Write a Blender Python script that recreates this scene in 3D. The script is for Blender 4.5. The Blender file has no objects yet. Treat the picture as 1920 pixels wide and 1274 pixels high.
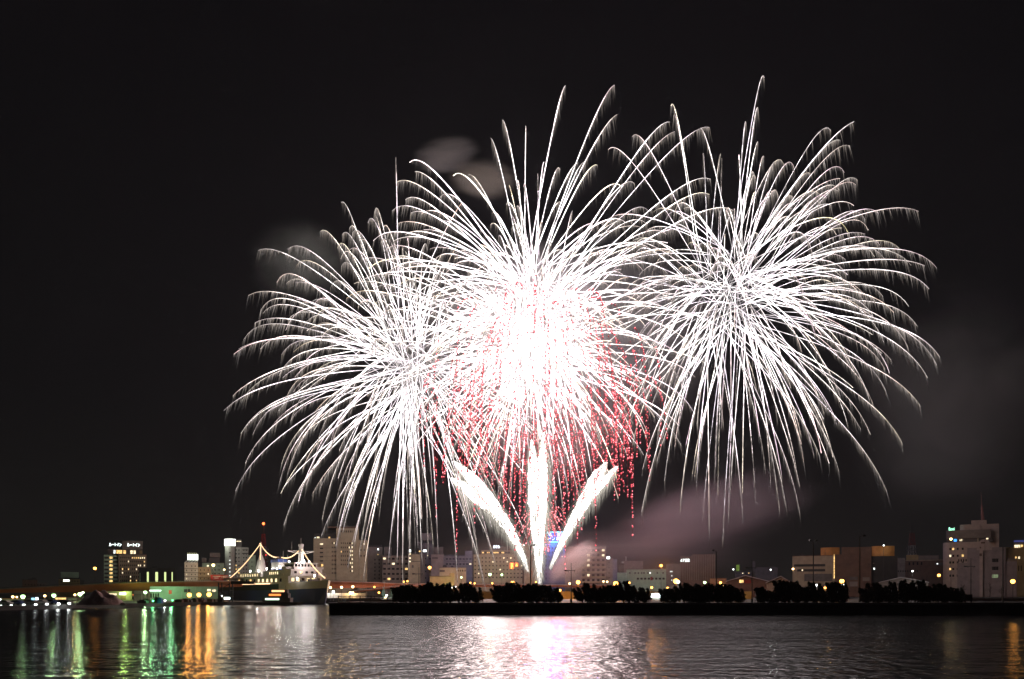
import bpy, math, random
import numpy as np
from mathutils import Vector, Matrix

S = bpy.context.scene
COL = S.collection
R = math.radians
# ------------------------------------------------------------------ camera
F, HZ, H = 1600.0, 1112.0, 5.0          # focal length and horizon in photo pixels, eye height in metres
cam_d = bpy.data.cameras.new("camera")
cam = bpy.data.objects.new("camera", cam_d)
COL.objects.link(cam)
cam.location = (0, 0, H)
cam.rotation_euler = (R(90), 0, 0)
cam_d.sensor_width = 36.0
cam_d.lens = F / 1920 * 36
cam_d.shift_y = (HZ - 637) / 1920
cam_d.clip_start = 0.5
cam_d.clip_end = 20000
S.camera = cam
# ------------------------------------------------------------------ night sky
w = bpy.data.worlds.new("World")
S.world = w
w.use_nodes = True
nt = w.node_tree
bg = nt.nodes["Background"]
geo = nt.nodes.new("ShaderNodeTexCoord")
sep = nt.nodes.new("ShaderNodeSeparateXYZ")
ramp = nt.nodes.new("ShaderNodeValToRGB")
nt.links.new(geo.outputs["Generated"], sep.inputs[0])
nt.links.new(sep.outputs["Z"], ramp.inputs[0])
nt.links.new(ramp.outputs[0], bg.inputs["Color"])
cr = ramp.color_ramp
cr.elements[0].position = 0.0
cr.elements[0].color = (0.0088, 0.0083, 0.0078, 1)
cr.elements[1].position = 0.55
cr.elements[1].color = (0.0032, 0.0029, 0.0036, 1)
e = cr.elements.new(0.2)
e.color = (0.0044, 0.0042, 0.0046, 1)
bg.inputs["Strength"].default_value = 1.0
# ------------------------------------------------------------------ exposure and render settings
S.view_settings.view_transform = 'Standard'
S.view_settings.look = 'None'
S.view_settings.exposure = 0
S.view_settings.gamma = 1
S.view_settings.use_curve_mapping = False
cy = S.cycles
cy.max_bounces = 5
cy.diffuse_bounces = 1
cy.glossy_bounces = 2
cy.volume_bounces = 0
cy.transmission_bounces = 1
cy.transparent_max_bounces = 8
cy.sample_clamp_direct = 0
cy.sample_clamp_indirect = 12
cy.caustics_reflective = False
cy.caustics_refractive = False
cy.use_denoising = True
cy.use_light_tree = True
cy.light_sampling_threshold = 0.002

rng = random.Random(11)
nr = np.random.default_rng(7)

# ------------------------------------------------------------------ helpers
def P(px, py, D):
    """A photo pixel at depth D as a world point."""
    return Vector(((px - 960) / F * D, D, H - (py - HZ) / F * D))

def Z(py, D):
    return H - (py - HZ) / F * D

def tag(o, label=None, cat=None, group=None, kind=None):
    if label: o["label"] = label
    if cat: o["category"] = cat
    if group: o["group"] = group
    if kind: o["kind"] = kind
    return o

def empty(name, loc=(0, 0, 0), rz=0.0, label=None, cat=None, group=None):
    o = bpy.data.objects.new(name, None)
    o.empty_display_size = 0.5
    COL.objects.link(o)
    o.location = loc
    o.rotation_euler = (0, 0, rz)
    return tag(o, label, cat, group)

def link(name, me, parent=None, mat=None, loc=None):
    o = bpy.data.objects.new(name, me)
    COL.objects.link(o)
    if parent is not None: o.parent = parent
    if loc is not None: o.location = loc
    if mat is not None and len(me.materials) == 0: me.materials.append(mat)
    return o

class MB:
    """Collects simple solids into one mesh."""
    def __init__(self):
        self.v, self.f = [], []
    def add(self, vs, fs):
        n = len(self.v)
        self.v += [tuple(p) for p in vs]
        self.f += [tuple(i + n for i in f) for f in fs]
        return self
    def box(self, x0, x1, y0, y1, z0, z1):
        return self.add([(x0, y0, z0), (x1, y0, z0), (x1, y1, z0), (x0, y1, z0),
                         (x0, y0, z1), (x1, y0, z1), (x1, y1, z1), (x0, y1, z1)],
                        [(0, 3, 2, 1), (4, 5, 6, 7), (0, 1, 5, 4), (1, 2, 6, 5), (2, 3, 7, 6), (3, 0, 4, 7)])
    def prism(self, pts, z0, z1):
        n = len(pts)
        vs = [(p[0], p[1], z0) for p in pts] + [(p[0], p[1], z1) for p in pts]
        fs = [tuple(range(n - 1, -1, -1)), tuple(range(n, 2 * n))]
        fs += [(i, (i + 1) % n, n + (i + 1) % n, n + i) for i in range(n)]
        return self.add(vs, fs)
    def extrude_y(self, pts, y0, y1):
        """profile in (x,z), swept along y"""
        n = len(pts)
        vs = [(p[0], y0, p[1]) for p in pts] + [(p[0], y1, p[1]) for p in pts]
        fs = [tuple(range(n)), tuple(range(2 * n - 1, n - 1, -1))]
        fs += [((i + 1) % n, i, n + i, n + (i + 1) % n) for i in range(n)]
        return self.add(vs, fs)
    def tube(self, pts, rad, n=6):
        pts = [Vector(p) for p in pts]
        rads = rad if isinstance(rad, (list, tuple)) else [rad] * len(pts)
        vs, fs = [], []
        for i, p in enumerate(pts):
            a = pts[max(0, i - 1)]; b = pts[min(len(pts) - 1, i + 1)]
            d = (b - a).normalized()
            u = d.cross(Vector((0, 0, 1)) if abs(d.z) < 0.9 else Vector((1, 0, 0))).normalized()
            q = d.cross(u)
            for k in range(n):
                an = 2 * math.pi * k / n
                vs.append(p + (u * math.cos(an) + q * math.sin(an)) * rads[i])
        for i in range(len(pts) - 1):
            for k in range(n):
                k2 = (k + 1) % n
                fs.append((i * n + k, i * n + k2, (i + 1) * n + k2, (i + 1) * n + k))
        fs.append(tuple(range(n - 1, -1, -1)))
        m = (len(pts) - 1) * n
        fs.append(tuple(range(m, m + n)))
        return self.add(vs, fs)
    def cyl(self, x, y, z0, z1, r0, r1=None, n=12):
        return self.tube([(x, y, z0), (x, y, z1)], [r0, r0 if r1 is None else r1], n)
    def ball(self, c, r, seg=10, rings=6, sz=1.0):
        vs = [(c[0], c[1], c[2] - r * sz)]
        for i in range(1, rings):
            t = math.pi * i / rings
            for k in range(seg):
                a = 2 * math.pi * k / seg
                vs.append((c[0] + r * math.sin(t) * math.cos(a), c[1] + r * math.sin(t) * math.sin(a), c[2] - r * sz * math.cos(t)))
        vs.append((c[0], c[1], c[2] + r * sz))
        fs = [(0, 1 + (k + 1) % seg, 1 + k) for k in range(seg)]
        for i in range(rings - 2):
            for k in range(seg):
                a = 1 + i * seg
                fs.append((a + k, a + (k + 1) % seg, a + seg + (k + 1) % seg, a + seg + k))
        a = 1 + (rings - 2) * seg
        fs += [(a + k, a + (k + 1) % seg, len(vs) - 1) for k in range(seg)]
        return self.add(vs, fs)
    def mesh(self, name, mat=None):
        me = bpy.data.meshes.new(name)
        me.from_pydata(self.v, [], self.f)
        if mat: me.materials.append(mat)
        return me
    def build(self, name, mat, parent=None):
        return link(name, self.mesh(name, mat), parent)

# ------------------------------------------------------------------ materials
def mat_new(name):
    m = bpy.data.materials.new(name)
    m.use_nodes = True
    t = m.node_tree
    return m, t, t.nodes["Principled BSDF"]

_mc = {}
def M(name, c, rough=0.8, var=0.25, scale=0.35, metal=0.0):
    """Plain surface with weathering: two octaves of stain noise over the base colour."""
    if name in _mc: return _mc[name]
    m, t, b = mat_new(name)
    tc = t.nodes.new("ShaderNodeTexCoord")
    n1 = t.nodes.new("ShaderNodeTexNoise"); n1.inputs["Scale"].default_value = scale; n1.inputs["Detail"].default_value = 6
    t.links.new(tc.outputs["Object"], n1.inputs["Vector"])
    rp = t.nodes.new("ShaderNodeValToRGB")
    rp.color_ramp.elements[0].position = 0.3
    rp.color_ramp.elements[1].position = 0.7
    lo = [x * (1 - var) for x in c]; hi = [min(1, x * (1 + var * 0.6)) for x in c]
    rp.color_ramp.elements[0].color = (*lo, 1)
    rp.color_ramp.elements[1].color = (*hi, 1)
    t.links.new(n1.outputs["Fac"], rp.inputs[0])
    t.links.new(rp.outputs[0], b.inputs["Base Color"])
    b.inputs["Roughness"].default_value = rough
    b.inputs["Metallic"].default_value = metal
    _mc[name] = m
    return m

def EM(name, c, s, sample=False):
    """A surface that gives off light (lamp, lit window, sign, string of bulbs)."""
    if name in _mc: return _mc[name]
    m = bpy.data.materials.new(name)
    m.use_nodes = True
    t = m.node_tree
    t.nodes.clear()
    o = t.nodes.new("ShaderNodeOutputMaterial")
    e = t.nodes.new("ShaderNodeEmission")
    e.inputs[0].default_value = (*c, 1)
    e.inputs[1].default_value = s
    t.links.new(e.outputs[0], o.inputs[0])
    m.cycles.emission_sampling = 'AUTO' if sample else 'NONE'
    _mc[name] = m
    return m

def room_mat(name, c, s):
    """Lit window: uneven light of a room behind curtains."""
    if name in _mc: return _mc[name]
    m = EM(name, c, s)
    t = m.node_tree
    e = [n for n in t.nodes if n.type == 'EMISSION'][0]
    tc = t.nodes.new("ShaderNodeTexCoord")
    oi = t.nodes.new("ShaderNodeObjectInfo")
    ad = t.nodes.new("ShaderNodeVectorMath"); ad.operation = 'ADD'
    n = t.nodes.new("ShaderNodeTexNoise"); n.inputs["Scale"].default_value = 1.1; n.inputs["Detail"].default_value = 3
    mr = t.nodes.new("ShaderNodeMapRange")
    mr.inputs[1].default_value = 0.3; mr.inputs[2].default_value = 0.7
    mr.inputs[3].default_value = 0.35 * s; mr.inputs[4].default_value = 1.5 * s
    t.links.new(tc.outputs["Object"], ad.inputs[0]); t.links.new(oi.outputs["Location"], ad.inputs[1])
    t.links.new(ad.outputs[0], n.inputs["Vector"]); t.links.new(n.outputs["Fac"], mr.inputs[0])
    t.links.new(mr.outputs[0], e.inputs[1])
    return m

def glow_mat(name):
    """Burning stars: each spark carries its own brightness (attribute 'glow')."""
    m = EM(name, (1, 1, 1), 1.0)
    t = m.node_tree
    e = [n for n in t.nodes if n.type == 'EMISSION'][0]
    a = t.nodes.new("ShaderNodeAttribute")
    a.attribute_name = "glow"
    t.links.new(a.outputs["Color"], e.inputs[0])
    return m

GLOW = glow_mat("burning_star")
DARKGLASS = None
def glass_dark():
    global DARKGLASS
    if DARKGLASS is None:
        m, t, b = mat_new("dark_window_glass")
        b.inputs["Base Color"].default_value = (0.012, 0.012, 0.013, 1)
        b.inputs["Roughness"].default_value = 0.12
        b.inputs["Specular IOR Level"].default_value = 0.3
        DARKGLASS = m
    return DARKGLASS

LIT_WARM = room_mat("lit_room_warm", (1.0, 0.62, 0.22), 1.5)
LIT_PALE = room_mat("lit_room_pale", (1.0, 0.83, 0.52), 1.6)
LIT_WHITE = room_mat("lit_room_white", (0.92, 1.0, 0.95), 1.7)
SIGN_WHITE = EM("white_sign_light", (0.86, 1.0, 0.98), 5.0)

def point_light(name, loc, col, power, rad, parent=None):
    d = bpy.data.lights.new(name, 'POINT')
    d.color = col; d.energy = power; d.shadow_soft_size = rad
    o = bpy.data.objects.new(name, d)
    COL.objects.link(o)
    o.location = loc
    if parent is not None: o.parent = parent
    return o

def text_mesh(body, height, mat, width=None, depth=0.05, name="lettering"):
    c = bpy.data.curves.new(name, 'FONT')
    c.body = body; c.align_x = 'CENTER'; c.align_y = 'CENTER'; c.size = 1.0; c.extrude = 0.02; c.offset = 0.012
    o = bpy.data.objects.new(name, c)
    COL.objects.link(o)
    dg = bpy.context.evaluated_depsgraph_get(); dg.update()
    me = bpy.data.meshes.new_from_object(o.evaluated_get(dg))
    bpy.data.objects.remove(o); bpy.data.curves.remove(c)
    n = len(me.vertices)
    co = np.zeros(n * 3); me.vertices.foreach_get("co", co); co = co.reshape(-1, 3)
    lo, hi = co.min(0), co.max(0)
    co -= (lo + hi) / 2
    sy = height / (hi[1] - lo[1]); sx = (width / (hi[0] - lo[0])) if width else sy
    out = np.stack([co[:, 0] * sx, -co[:, 2] / 0.02 * depth, co[:, 1] * sy], 1)
    me.vertices.foreach_set("co", out.astype(np.float32).ravel())
    me.materials.clear(); me.materials.append(mat)
    me.name = name
    return me
# ================================================================== SETTING
def water_mat():
    m, t, b = mat_new("harbour_water")
    b.inputs["Base Color"].default_value = (0.004, 0.006, 0.008, 1)
    b.inputs["Roughness"].default_value = 0.14
    b.inputs["IOR"].default_value = 1.33
    tc = t.nodes.new("ShaderNodeTexCoord")
    def layer(sx, sy, det):
        mp = t.nodes.new("ShaderNodeMapping"); mp.inputs["Scale"].default_value = (sx, sy, 1)
        n = t.nodes.new("ShaderNodeTexNoise"); n.inputs["Scale"].default_value = 1; n.inputs["Detail"].default_value = det
        t.links.new(tc.outputs["Object"], mp.inputs[0]); t.links.new(mp.outputs[0], n.inputs["Vector"])
        return n
    a, c = layer(0.8, 1.5, 3), layer(0.20, 0.34, 3)
    g, f2 = layer(0.012, 0.02, 2), layer(1.1, 0.8, 2)
    ad0 = t.nodes.new("ShaderNodeMath"); ad0.operation = 'MULTIPLY_ADD'; ad0.inputs[1].default_value = 4.0
    t.links.new(c.outputs["Fac"], ad0.inputs[0]); t.links.new(a.outputs["Fac"], ad0.inputs[2])
    ad1 = t.nodes.new("ShaderNodeMath"); ad1.operation = 'MULTIPLY_ADD'; ad1.inputs[1].default_value = 2.2
    t.links.new(f2.outputs["Fac"], ad1.inputs[0]); t.links.new(ad0.outputs[0], ad1.inputs[2])
    gr = t.nodes.new("ShaderNodeMapRange"); gr.inputs[1].default_value = .35; gr.inputs[2].default_value = .65; gr.inputs[3].default_value = .45; gr.inputs[4].default_value = 1.25
    t.links.new(g.outputs["Fac"], gr.inputs[0])
    ad = t.nodes.new("ShaderNodeMath"); ad.operation = 'MULTIPLY'
    # sheltered, calmer water along the left shore: lower waves, finer capillary ripples
    sx = t.nodes.new("ShaderNodeSeparateXYZ"); t.links.new(tc.outputs["Object"], sx.inputs[0])
    sh = t.nodes.new("ShaderNodeMapRange"); sh.interpolation_type = 'SMOOTHSTEP'
    sh.inputs[1].default_value = -75; sh.inputs[2].default_value = -8; sh.inputs[3].default_value = .24; sh.inputs[4].default_value = 1.0
    t.links.new(sx.outputs["X"], sh.inputs[0])
    rr = t.nodes.new("ShaderNodeMapRange"); rr.inputs[1].default_value = .24; rr.inputs[2].default_value = 1; rr.inputs[3].default_value = .23; rr.inputs[4].default_value = .15
    t.links.new(sh.outputs[0], rr.inputs[0]); t.links.new(rr.outputs[0], b.inputs["Roughness"])
    gs = t.nodes.new("ShaderNodeMath"); gs.operation = 'MULTIPLY'; t.links.new(gr.outputs[0], gs.inputs[0]); t.links.new(sh.outputs[0], gs.inputs[1])
    t.links.new(ad1.outputs[0], ad.inputs[0]); t.links.new(gs.outputs[0], ad.inputs[1])
    bp = t.nodes.new("ShaderNodeBump"); bp.inputs["Strength"].default_value = 1.0; bp.inputs["Distance"].default_value = 0.125
    t.links.new(ad.outputs[0], bp.inputs["Height"]); t.links.new(bp.outputs[0], b.inputs["Normal"])
    return m

mb = MB(); mb.add([(-1900, -200, 0), (1900, -200, 0), (1900, 1000, 0), (-1900, 1000, 0)], [(0, 1, 2, 3)])
tag(mb.build("water", water_mat()), kind="structure")

ASPHALT = M("wet_asphalt", (0.045, 0.045, 0.047), 0.7, 0.35, 0.08)
QUAY = M("quay_concrete", (0.10, 0.098, 0.095), 0.9, 0.4, 0.15)
CAP = M("quay_coping", (0.22, 0.215, 0.21), 0.85, 0.3, 0.2)

mb = MB(); mb.prism([(-78, 401), (-30, 401), (-30, 236), (-41.4, 236), (-41.4, 195), (1850, 195), (1850, 2200), (-1850, 2200), (-1850, 520), (-150, 520)], -3, 2.5)
tag(mb.build("ground", ASPHALT), kind="structure")
mb = MB(); mb.prism([(-900, 60), (-300, 212), (-146, 241), (-135, 296), (-126, 346), (-97, 367), (-101, 377), (-176, 477), (-155, 500), (-150, 519.99), (-900, 519.99)], -3, 1.3)
tag(mb.build("promenade_ground", M("promenade_paving", (0.09, 0.088, 0.085), 0.85, 0.35, 0.12)), kind="structure")
# sea wall of the near quay with its coping
q = empty("quay_wall", (-41.4, 195, 0), label="long dark concrete quay wall along the water in the foreground", cat="quay")
mb = MB(); mb.box(-0.35, 700, -0.35, -0.003, -2, 2.2); mb.box(-0.35, -0.003, -0.003, 41, -2, 2.2)
for k in range(0, 70): mb.box(5 + k * 9.7, 5.35 + k * 9.7, -0.62, -0.353, 0.3, 2.0)
mb.build("wall_face", QUAY, q)
mb = MB(); mb.box(-0.55, 700, -0.6, 0.5, 2.203, 2.72); mb.box(-0.55, 0.5, 0.503, 41, 2.203, 2.72)
mb.build("coping", CAP, q)
mb = MB(); mb.box(-30, 700, 204, 204.4, 2.5, 2.66)
tag(mb.build("kerb", CAP), kind="structure")

# ------------------------------------------------------------------ buildings
def wmesh(wd, ht, mat):
    key = (round(wd, 2), round(ht, 2), mat.name)
    if key not in wmesh.c:
        b = MB(); b.box(-wd / 2, wd / 2, -0.05, 0.03, -ht / 2, ht / 2)
        wmesh.c[key] = b.mesh("window", mat)
    return wmesh.c[key]
wmesh.c = {}

class Bld:
    """One building: an Empty at its base facing the harbour; photo columns/rows give its outline at depth D."""
    def __init__(s, name, label, cat, x0, x1, D, group=None, turn=0.0):
        s.pc = (x0 + x1) / 2; s.D = D
        X = (s.pc - 960) / F * D
        s.b = math.atan2(X, D)
        s.k = D * math.cos(s.b) / F
        s.root = empty(name, (X, D, 2.5 if X > -78 or D > 520 else 1.3), -s.b + turn, label, cat, group)
        s.z0 = s.root.location.z
        s.nw = 0
    def u(s, px): return (px - s.pc) * s.k
    def z(s, py): return Z(py, s.D) - s.z0
    def body(s, x0, x1, yt, mat, yb=None, y=0.0, depth=16, name="wall", parent=None):
        m = MB(); m.box(s.u(x0), s.u(x1), y, y + depth, 0 if yb is None else s.z(yb), s.z(yt))
        return m.build(name, mat, parent or s.root)
    def coping(s, x0, x1, yt, mat, h=0.5, over=0.25, y=0.0, depth=16, name="parapet"):
        m = MB(); a, b, z = s.u(x0) - over, s.u(x1) + over, s.z(yt) + 0.003
        m.box(a, b, y - over, y + 0.3, z, z + h); m.box(a, b, y + depth - .3, y + depth + over, z, z + h)
        m.box(a, a + .5, y + .303, y + depth - .303, z, z + h); m.box(b - .5, b, y + .303, y + depth - .303, z, z + h)
        o = m.build(name, mat, s.root)
        if depth > 11 and b - a > 6:   # roof plant behind the parapet: air handlers, a tank and an aerial
            for k in range(rng.randint(1, 3)):
                q = MB(); x = rng.uniform(a + 1.5, b - 3); ww = rng.uniform(1.2, 2.8); q.box(x, x + ww, y + 4 + k * 2.7, y + 6.2 + k * 2.7, z - .003, z + rng.uniform(.9, 2.0))
                q.build("roof_plant", STEEL, s.root)
            q = MB(); x = rng.uniform(a + 1, b - 1); q.cyl(x, y + 2.5, z - .003, z + rng.uniform(2.5, 4.5), .07, .04, 5); q.box(x - .7, x + .7, y + 2.45, y + 2.55, z + 2.0, z + 2.06); q.build("aerial", STEEL, s.root)
        return o
    def grid(s, xs, ys, wpx, hpx, lit=0.0, y=0.0, mats=None, litset=(), name="window"):
        for j, py in enumerate(ys):
            for i, px in enumerate(xs):
                if s.nw >= 98: return
                on = (i, j) in litset or rng.random() < lit
                mt = (mats or [LIT_WARM, LIT_PALE])[rng.randrange(len(mats or [0, 0]))] if on else glass_dark()
                o = link(name, wmesh(wpx * s.k, hpx * s.k, mt), s.root)
                o.location = (s.u(px), y, s.z(py)); s.nw += 1
    def pane(s, x0, x1, y0, y1, mat, y=0.0, name="window", label=None):
        m = MB(); m.box(s.u(x0), s.u(x1), y - 0.12, y - 0.004, s.z(y1), s.z(y0))
        o = m.build(name, mat, s.root)
        if label: o["label"] = label
        return o
    def sign(s, x0, x1, y0, y1, mat, y=0.0, body=None, tmat=None, legs=0, depth=0.6, name="sign_panel", th=0.6, tw=0.85):
        m = MB(); m.box(s.u(x0), s.u(x1), y - depth, y, s.z(y1), s.z(y0))
        if legs:
            for k in range(4):
                xx = s.u(x0) + (s.u(x1) - s.u(x0)) * (0.1 + 0.8 * k / 3)
                m.box(xx - .12, xx + .12, y - .4, y - .15, s.z(y1) - legs, s.z(y1) - .003)
        o = m.build(name, mat, s.root)
        if body:
            hh = (s.z(y0) - s.z(y1))
            l = link("lettering", text_mesh(body, hh * th, tmat, (s.u(x1) - s.u(x0)) * tw), o)
            l.location = ((s.u(x0) + s.u(x1)) / 2, y - depth - .06, (s.z(y0) + s.z(y1)) / 2)
        return o

def lin(a, b, n): return [a + (b - a) * i / max(1, n - 1) for i in range(n)]

CREAM = M("cream_render", (0.44, 0.37, 0.26), var=0.18)
BEIGE = M("beige_tile", (0.38, 0.30, 0.21), var=0.18)
GREYW = M("grey_render", (0.24, 0.20, 0.175), var=0.22)
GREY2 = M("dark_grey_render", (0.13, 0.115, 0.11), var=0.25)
WHITEW = M("white_render", (0.72, 0.72, 0.68), var=0.12)
GREENW = M("pale_green_cladding", (0.42, 0.58, 0.42), var=0.15)
BRICK = M("orange_brown_tile", (0.42, 0.22, 0.11), var=0.2)
DARKB = M("black_cladding", (0.02, 0.02, 0.02), 0.6)
BROWN = M("brown_cladding", (0.15, 0.085, 0.06), var=0.25)
PINKG = M("grey_brick", (0.32, 0.26, 0.25), var=0.18)
REDP = M("red_painted_panel", (0.32, 0.025, 0.02), 0.6)
STEEL = M("dark_steel", (0.05, 0.05, 0.055), 0.5, 0.2, 2.0, 0.6)
ROOFM = M("roof_felt", (0.07, 0.07, 0.07))
OCHRE = M("ochre_render", (0.42, 0.30, 0.14), var=0.2)
FLOODGLOW = EM("floodlight_glow", (0.95, 1.0, 0.9), 2.2)  # floodlight on the billboard and drum crown put in as surface glow

# --- far left
b = Bld("warehouse", "low dim brown warehouse behind the elevated road at the far left edge", "warehouse", 36, 90, 620)
b.body(42, 70, 1088, BROWN); b.body(70.2, 88, 1093, GREY2); b.coping(42, 70, 1088, ROOFM)
b.grid(lin(48, 82, 7), [1097], 2.2, 2)
b = Bld("shop_building", "small yellowish shop building with blank rooftop billboard and bright white sign", "building", 108, 152, 560)
b.body(110, 150, 1086, OCHRE); b.coping(110, 150, 1086, ROOFM)
b.sign(114, 148, 1073, 1083.5, GREENW, y=2, legs=0.8); b.pane(119, 130, 1087.5, 1090.5, SIGN_WHITE, name="lit_sign")
b.grid(lin(135, 146, 3), [1090], 2, 2.2); b.grid([115], [1091], 2, 4)
b.body(150.5, 158, 1088, GREY2, depth=8, name="annex")

# --- hotel with twin rooftop signs
b = Bld("hotel", "orange-lit hotel tower with two white katakana rooftop signs at far left", "hotel", 195, 275, 520)
b.body(222.3, 275, 1040, BEIGE, depth=18); b.body(195, 222, 1041, GREENW, y=1.2, depth=16, name="stair_wing")
b.body(202, 268, 1030.5, GREY2, yb=1039.8, y=1, depth=14, name="top_storey")
b.body(204, 229, 1014, DARKB, yb=1030.2, y=1.6, depth=12, name="crown"); b.body(229.3, 268, 1014, GREYW, yb=1030.2, y=.6, depth=13, name="crown")
for a, c, m in ((213, 216.5, LIT_WHITE), (218.5, 229, LIT_WARM), (231.5, 236, LIT_WARM), (244.5, 249, LIT_PALE), (250.5, 254.5, LIT_PALE), (262, 267, OCHRE)):
    b.pane(a, c, 1032, 1038.5, m, y=1)
for body, xc, yy, wd in (("ルートイン", 216.2, 1.6, 23), ("ルートイン", 250.5, .6, 24)):
    l = link("sign_lettering", text_mesh(body, 6.6 * b.k, SIGN_WHITE, wd * b.k), b.root); l.location = (b.u(xc), yy - .1, b.z(1021.7))
b.coping(222.3, 275, 1040, GREY2, h=.35, depth=18); b.grid(lin(226, 271, 13), lin(1046, 1089, 7), 1.6, 3.2, 0.02, litset={(9, 0), (10, 0), (11, 0), (12, 0), (7, 0), (8, 0), (4, 1), (9, 2), (10, 2), (12, 1), (4, 3), (5, 5), (5, 6), (8, 6)})
for yy in lin(1046.5, 1090, 7):
    b.pane(205.5, 211, yy - 2, yy + 1.6, LIT_WARM, y=1.2, name="stair_light"); b.pane(196, 204, yy - 1.5, yy + 2, ROOFM, y=1.2, name="balcony"); b.pane(212.5, 221, yy - 1.5, yy + 2, ROOFM, y=1.2, name="balcony")

b = Bld("hall", "black windowless hall with four tall glowing slit windows", "building", 261, 331, 500)
b.body(261, 329, 1066, DARKB, depth=20); b.coping(261, 329, 1066, STEEL, h=.3); b.body(329.3, 331.5, 1065.5, STEEL, y=.5, depth=1, name="fin")
SLIT = EM("slit_light", (0.85, 1.0, 0.42), 1.1)
for a, c in ((275.5, 279), (291.3, 296.2), (308, 311.6), (322, 324)): b.pane(a, c, 1073, 1093, SLIT, name="slit_window")
b.pane(262, 263.6, 1075, 1094, GREENW, name="slit_window")

b = Bld("apartment_block", "white floodlit apartment block under a glowing white rooftop billboard", "building", 346, 396, 480)
b.body(346, 371, 1055, WHITEW, depth=14); b.body(371.4, 395.5, 1063.5, CREAM, y=.4, depth=14, name="lower_wing")
m = MB()
for yy in (1066.5, 1074, 1081.5): m.box(b.u(346) - .1, b.u(371), -.25, -.004, b.z(yy + .7), b.z(yy))
for yy in (1074.3, 1082): m.box(b.u(371.4), b.u(395.5) + .1, .15, .396, b.z(yy + .7), b.z(yy))
m.build("balcony_rail", STEEL, b.root)
b.grid((350, 359.5, 366), (1062, 1070, 1077.6, 1085.5), 1.5, 2.6, litset={(0, 2), (0, 3)}, mats=[LIT_PALE])
b.grid((376, 383, 390.5), (1069, 1076.5, 1085), 1.5, 2.6, y=.4, litset={(2, 1)}, mats=[LIT_PALE])
b.sign(351.5, 371.5, 1039.5, 1050.3, FLOODGLOW, y=3, depth=1)
m = MB()
for k in range(5): m.tube([(b.u(353 + k * 4), 2.3, b.z(1039.3)), (b.u(351.5 + k * 4), 1.0, b.z(1036.8))], .1, 4)
m.build("billboard_lamp_arm", EM("billboard_lamp", (1, .95, .5), 1.2), b.root)
m = MB()
for a, c in ((347, 353), (353, 358), (358, 364), (364, 369), (369, 371)): m.tube([(b.u(a), 2.6, b.z(1054.6)), (b.u(c), 2.6, b.z(1050.5))], .18, 4)
m.build("billboard_frame", WHITEW, b.root)

b = Bld("office_building", "pale green office block with grey rooftop billboard beside the white apartment block", "building", 377, 421, 530)
b.body(379, 420.5, 1056, GREENW); b.body(392, 412, 1046.3, GREY2, yb=1055.8, y=2, depth=10, name="roof_house")
b.sign(393.3, 413, 1036.6, 1045, GREYW, y=2.2, depth=.8); b.body(378.5, 387, 1046.5, GREYW, yb=1055.8, y=3, depth=8, name="water_tank")
b.coping(379, 420.5, 1056, ROOFM, h=.4)
for yy in (1068.8, 1076): b.grid([402, 404.3, 409, 411.5, 398], [yy], 1.3, 2.8)
b.grid([409, 411.4], [1061.5], 1.3, 2); b.pane(388, 391.5, 1060, 1063, LIT_PALE); b.pane(397, 401.5, 1059.2, 1062.3, LIT_WARM, name="lamp_panel")
b = Bld("shop_building", "low red shop with white lettering below the pale green office block", "shop", 394, 429, 470)
b.body(395, 428, 1078.2, REDP, depth=12)
for body, xc, yy, ww in (("RESTAURANT", 406, 1081, 14), ("FASHION", 406, 1084.2, 8), ("OUTLET", 421.5, 1081, 7), ("SHOP", 421.5, 1084.2, 5)):
    m = MB(); x = xc - ww / 2
    while x < xc + ww / 2:   # unreadable small white lettering of the photo: short strokes
        s_ = rng.uniform(.6, 1.3); m.box(b.u(x), b.u(x + s_ * .7), -.08, -.004, b.z(yy + .8), b.z(yy - .8 * rng.uniform(.5, 1))); x += s_
    m.build("lettering", WHITEW, b.root)

b = Bld("office_tower", "slim pale tower with a rounded floodlit white top and stepped blocks", "building", 420, 480, 560)
GT = M("tower_concrete", (0.40, 0.40, 0.36), var=0.15)
cx_, rr = b.u(431.3), (b.u(441) - b.u(421.5)) / 2
m = MB(); m.cyl(cx_, rr, 0, b.z(1024), rr, n=28); m.build("stair_drum", GT, b.root)
m = MB(); m.cyl(cx_, rr, b.z(1024) + .003, b.z(1011), rr + .35, n=28); m.build("drum_crown", FLOODGLOW, b.root)
m = MB(); m.cyl(cx_, rr, b.z(1011) + .003, b.z(1009.5), rr * .5, n=16); m.build("drum_cap", GT, b.root)
b.body(441.5, 453, 1012, GREY2, y=1.5, depth=12, name="wall_block"); b.body(453.3, 466, 1026.5, GT, y=1, depth=13); b.body(442, 453, 1026.5, GT, y=1.1, depth=.35, name="wall_block"); b.body(466.3, 479.5, 1041, GREENW, y=.6, depth=14, name="wall_block")
b.grid([442.8, 448, 457, 462], lin(1031.5, 1089, 9), 1.9, 2.6, y=.95, litset={(0, 5), (1, 5), (1, 6), (0, 4)}, mats=[LIT_WARM])
b.grid([472.5], lin(1046, 1086, 6), 1.2, 3.2, y=.6)
for yy in lin(1037, 1087, 8): b.pane(430.2, 432, yy - 1, yy + 1, LIT_WHITE if yy > 1045 else glass_dark(), y=0, name="stair_window")
b.pane(443, 452, 1014.5, 1016, LIT_PALE, y=1.4); b.pane(454, 465.5, 1030.5, 1031.8, ROOFM, y=1, name="louvre"); b.pane(454, 465.5, 1037, 1039, ROOFM, y=1, name="louvre")
point_light("drum_floodlight", (cx_ - rr - 2.5, -3.0, b.z(1017)), (.95, 1, .85), 3500, .5, b.root)

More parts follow.
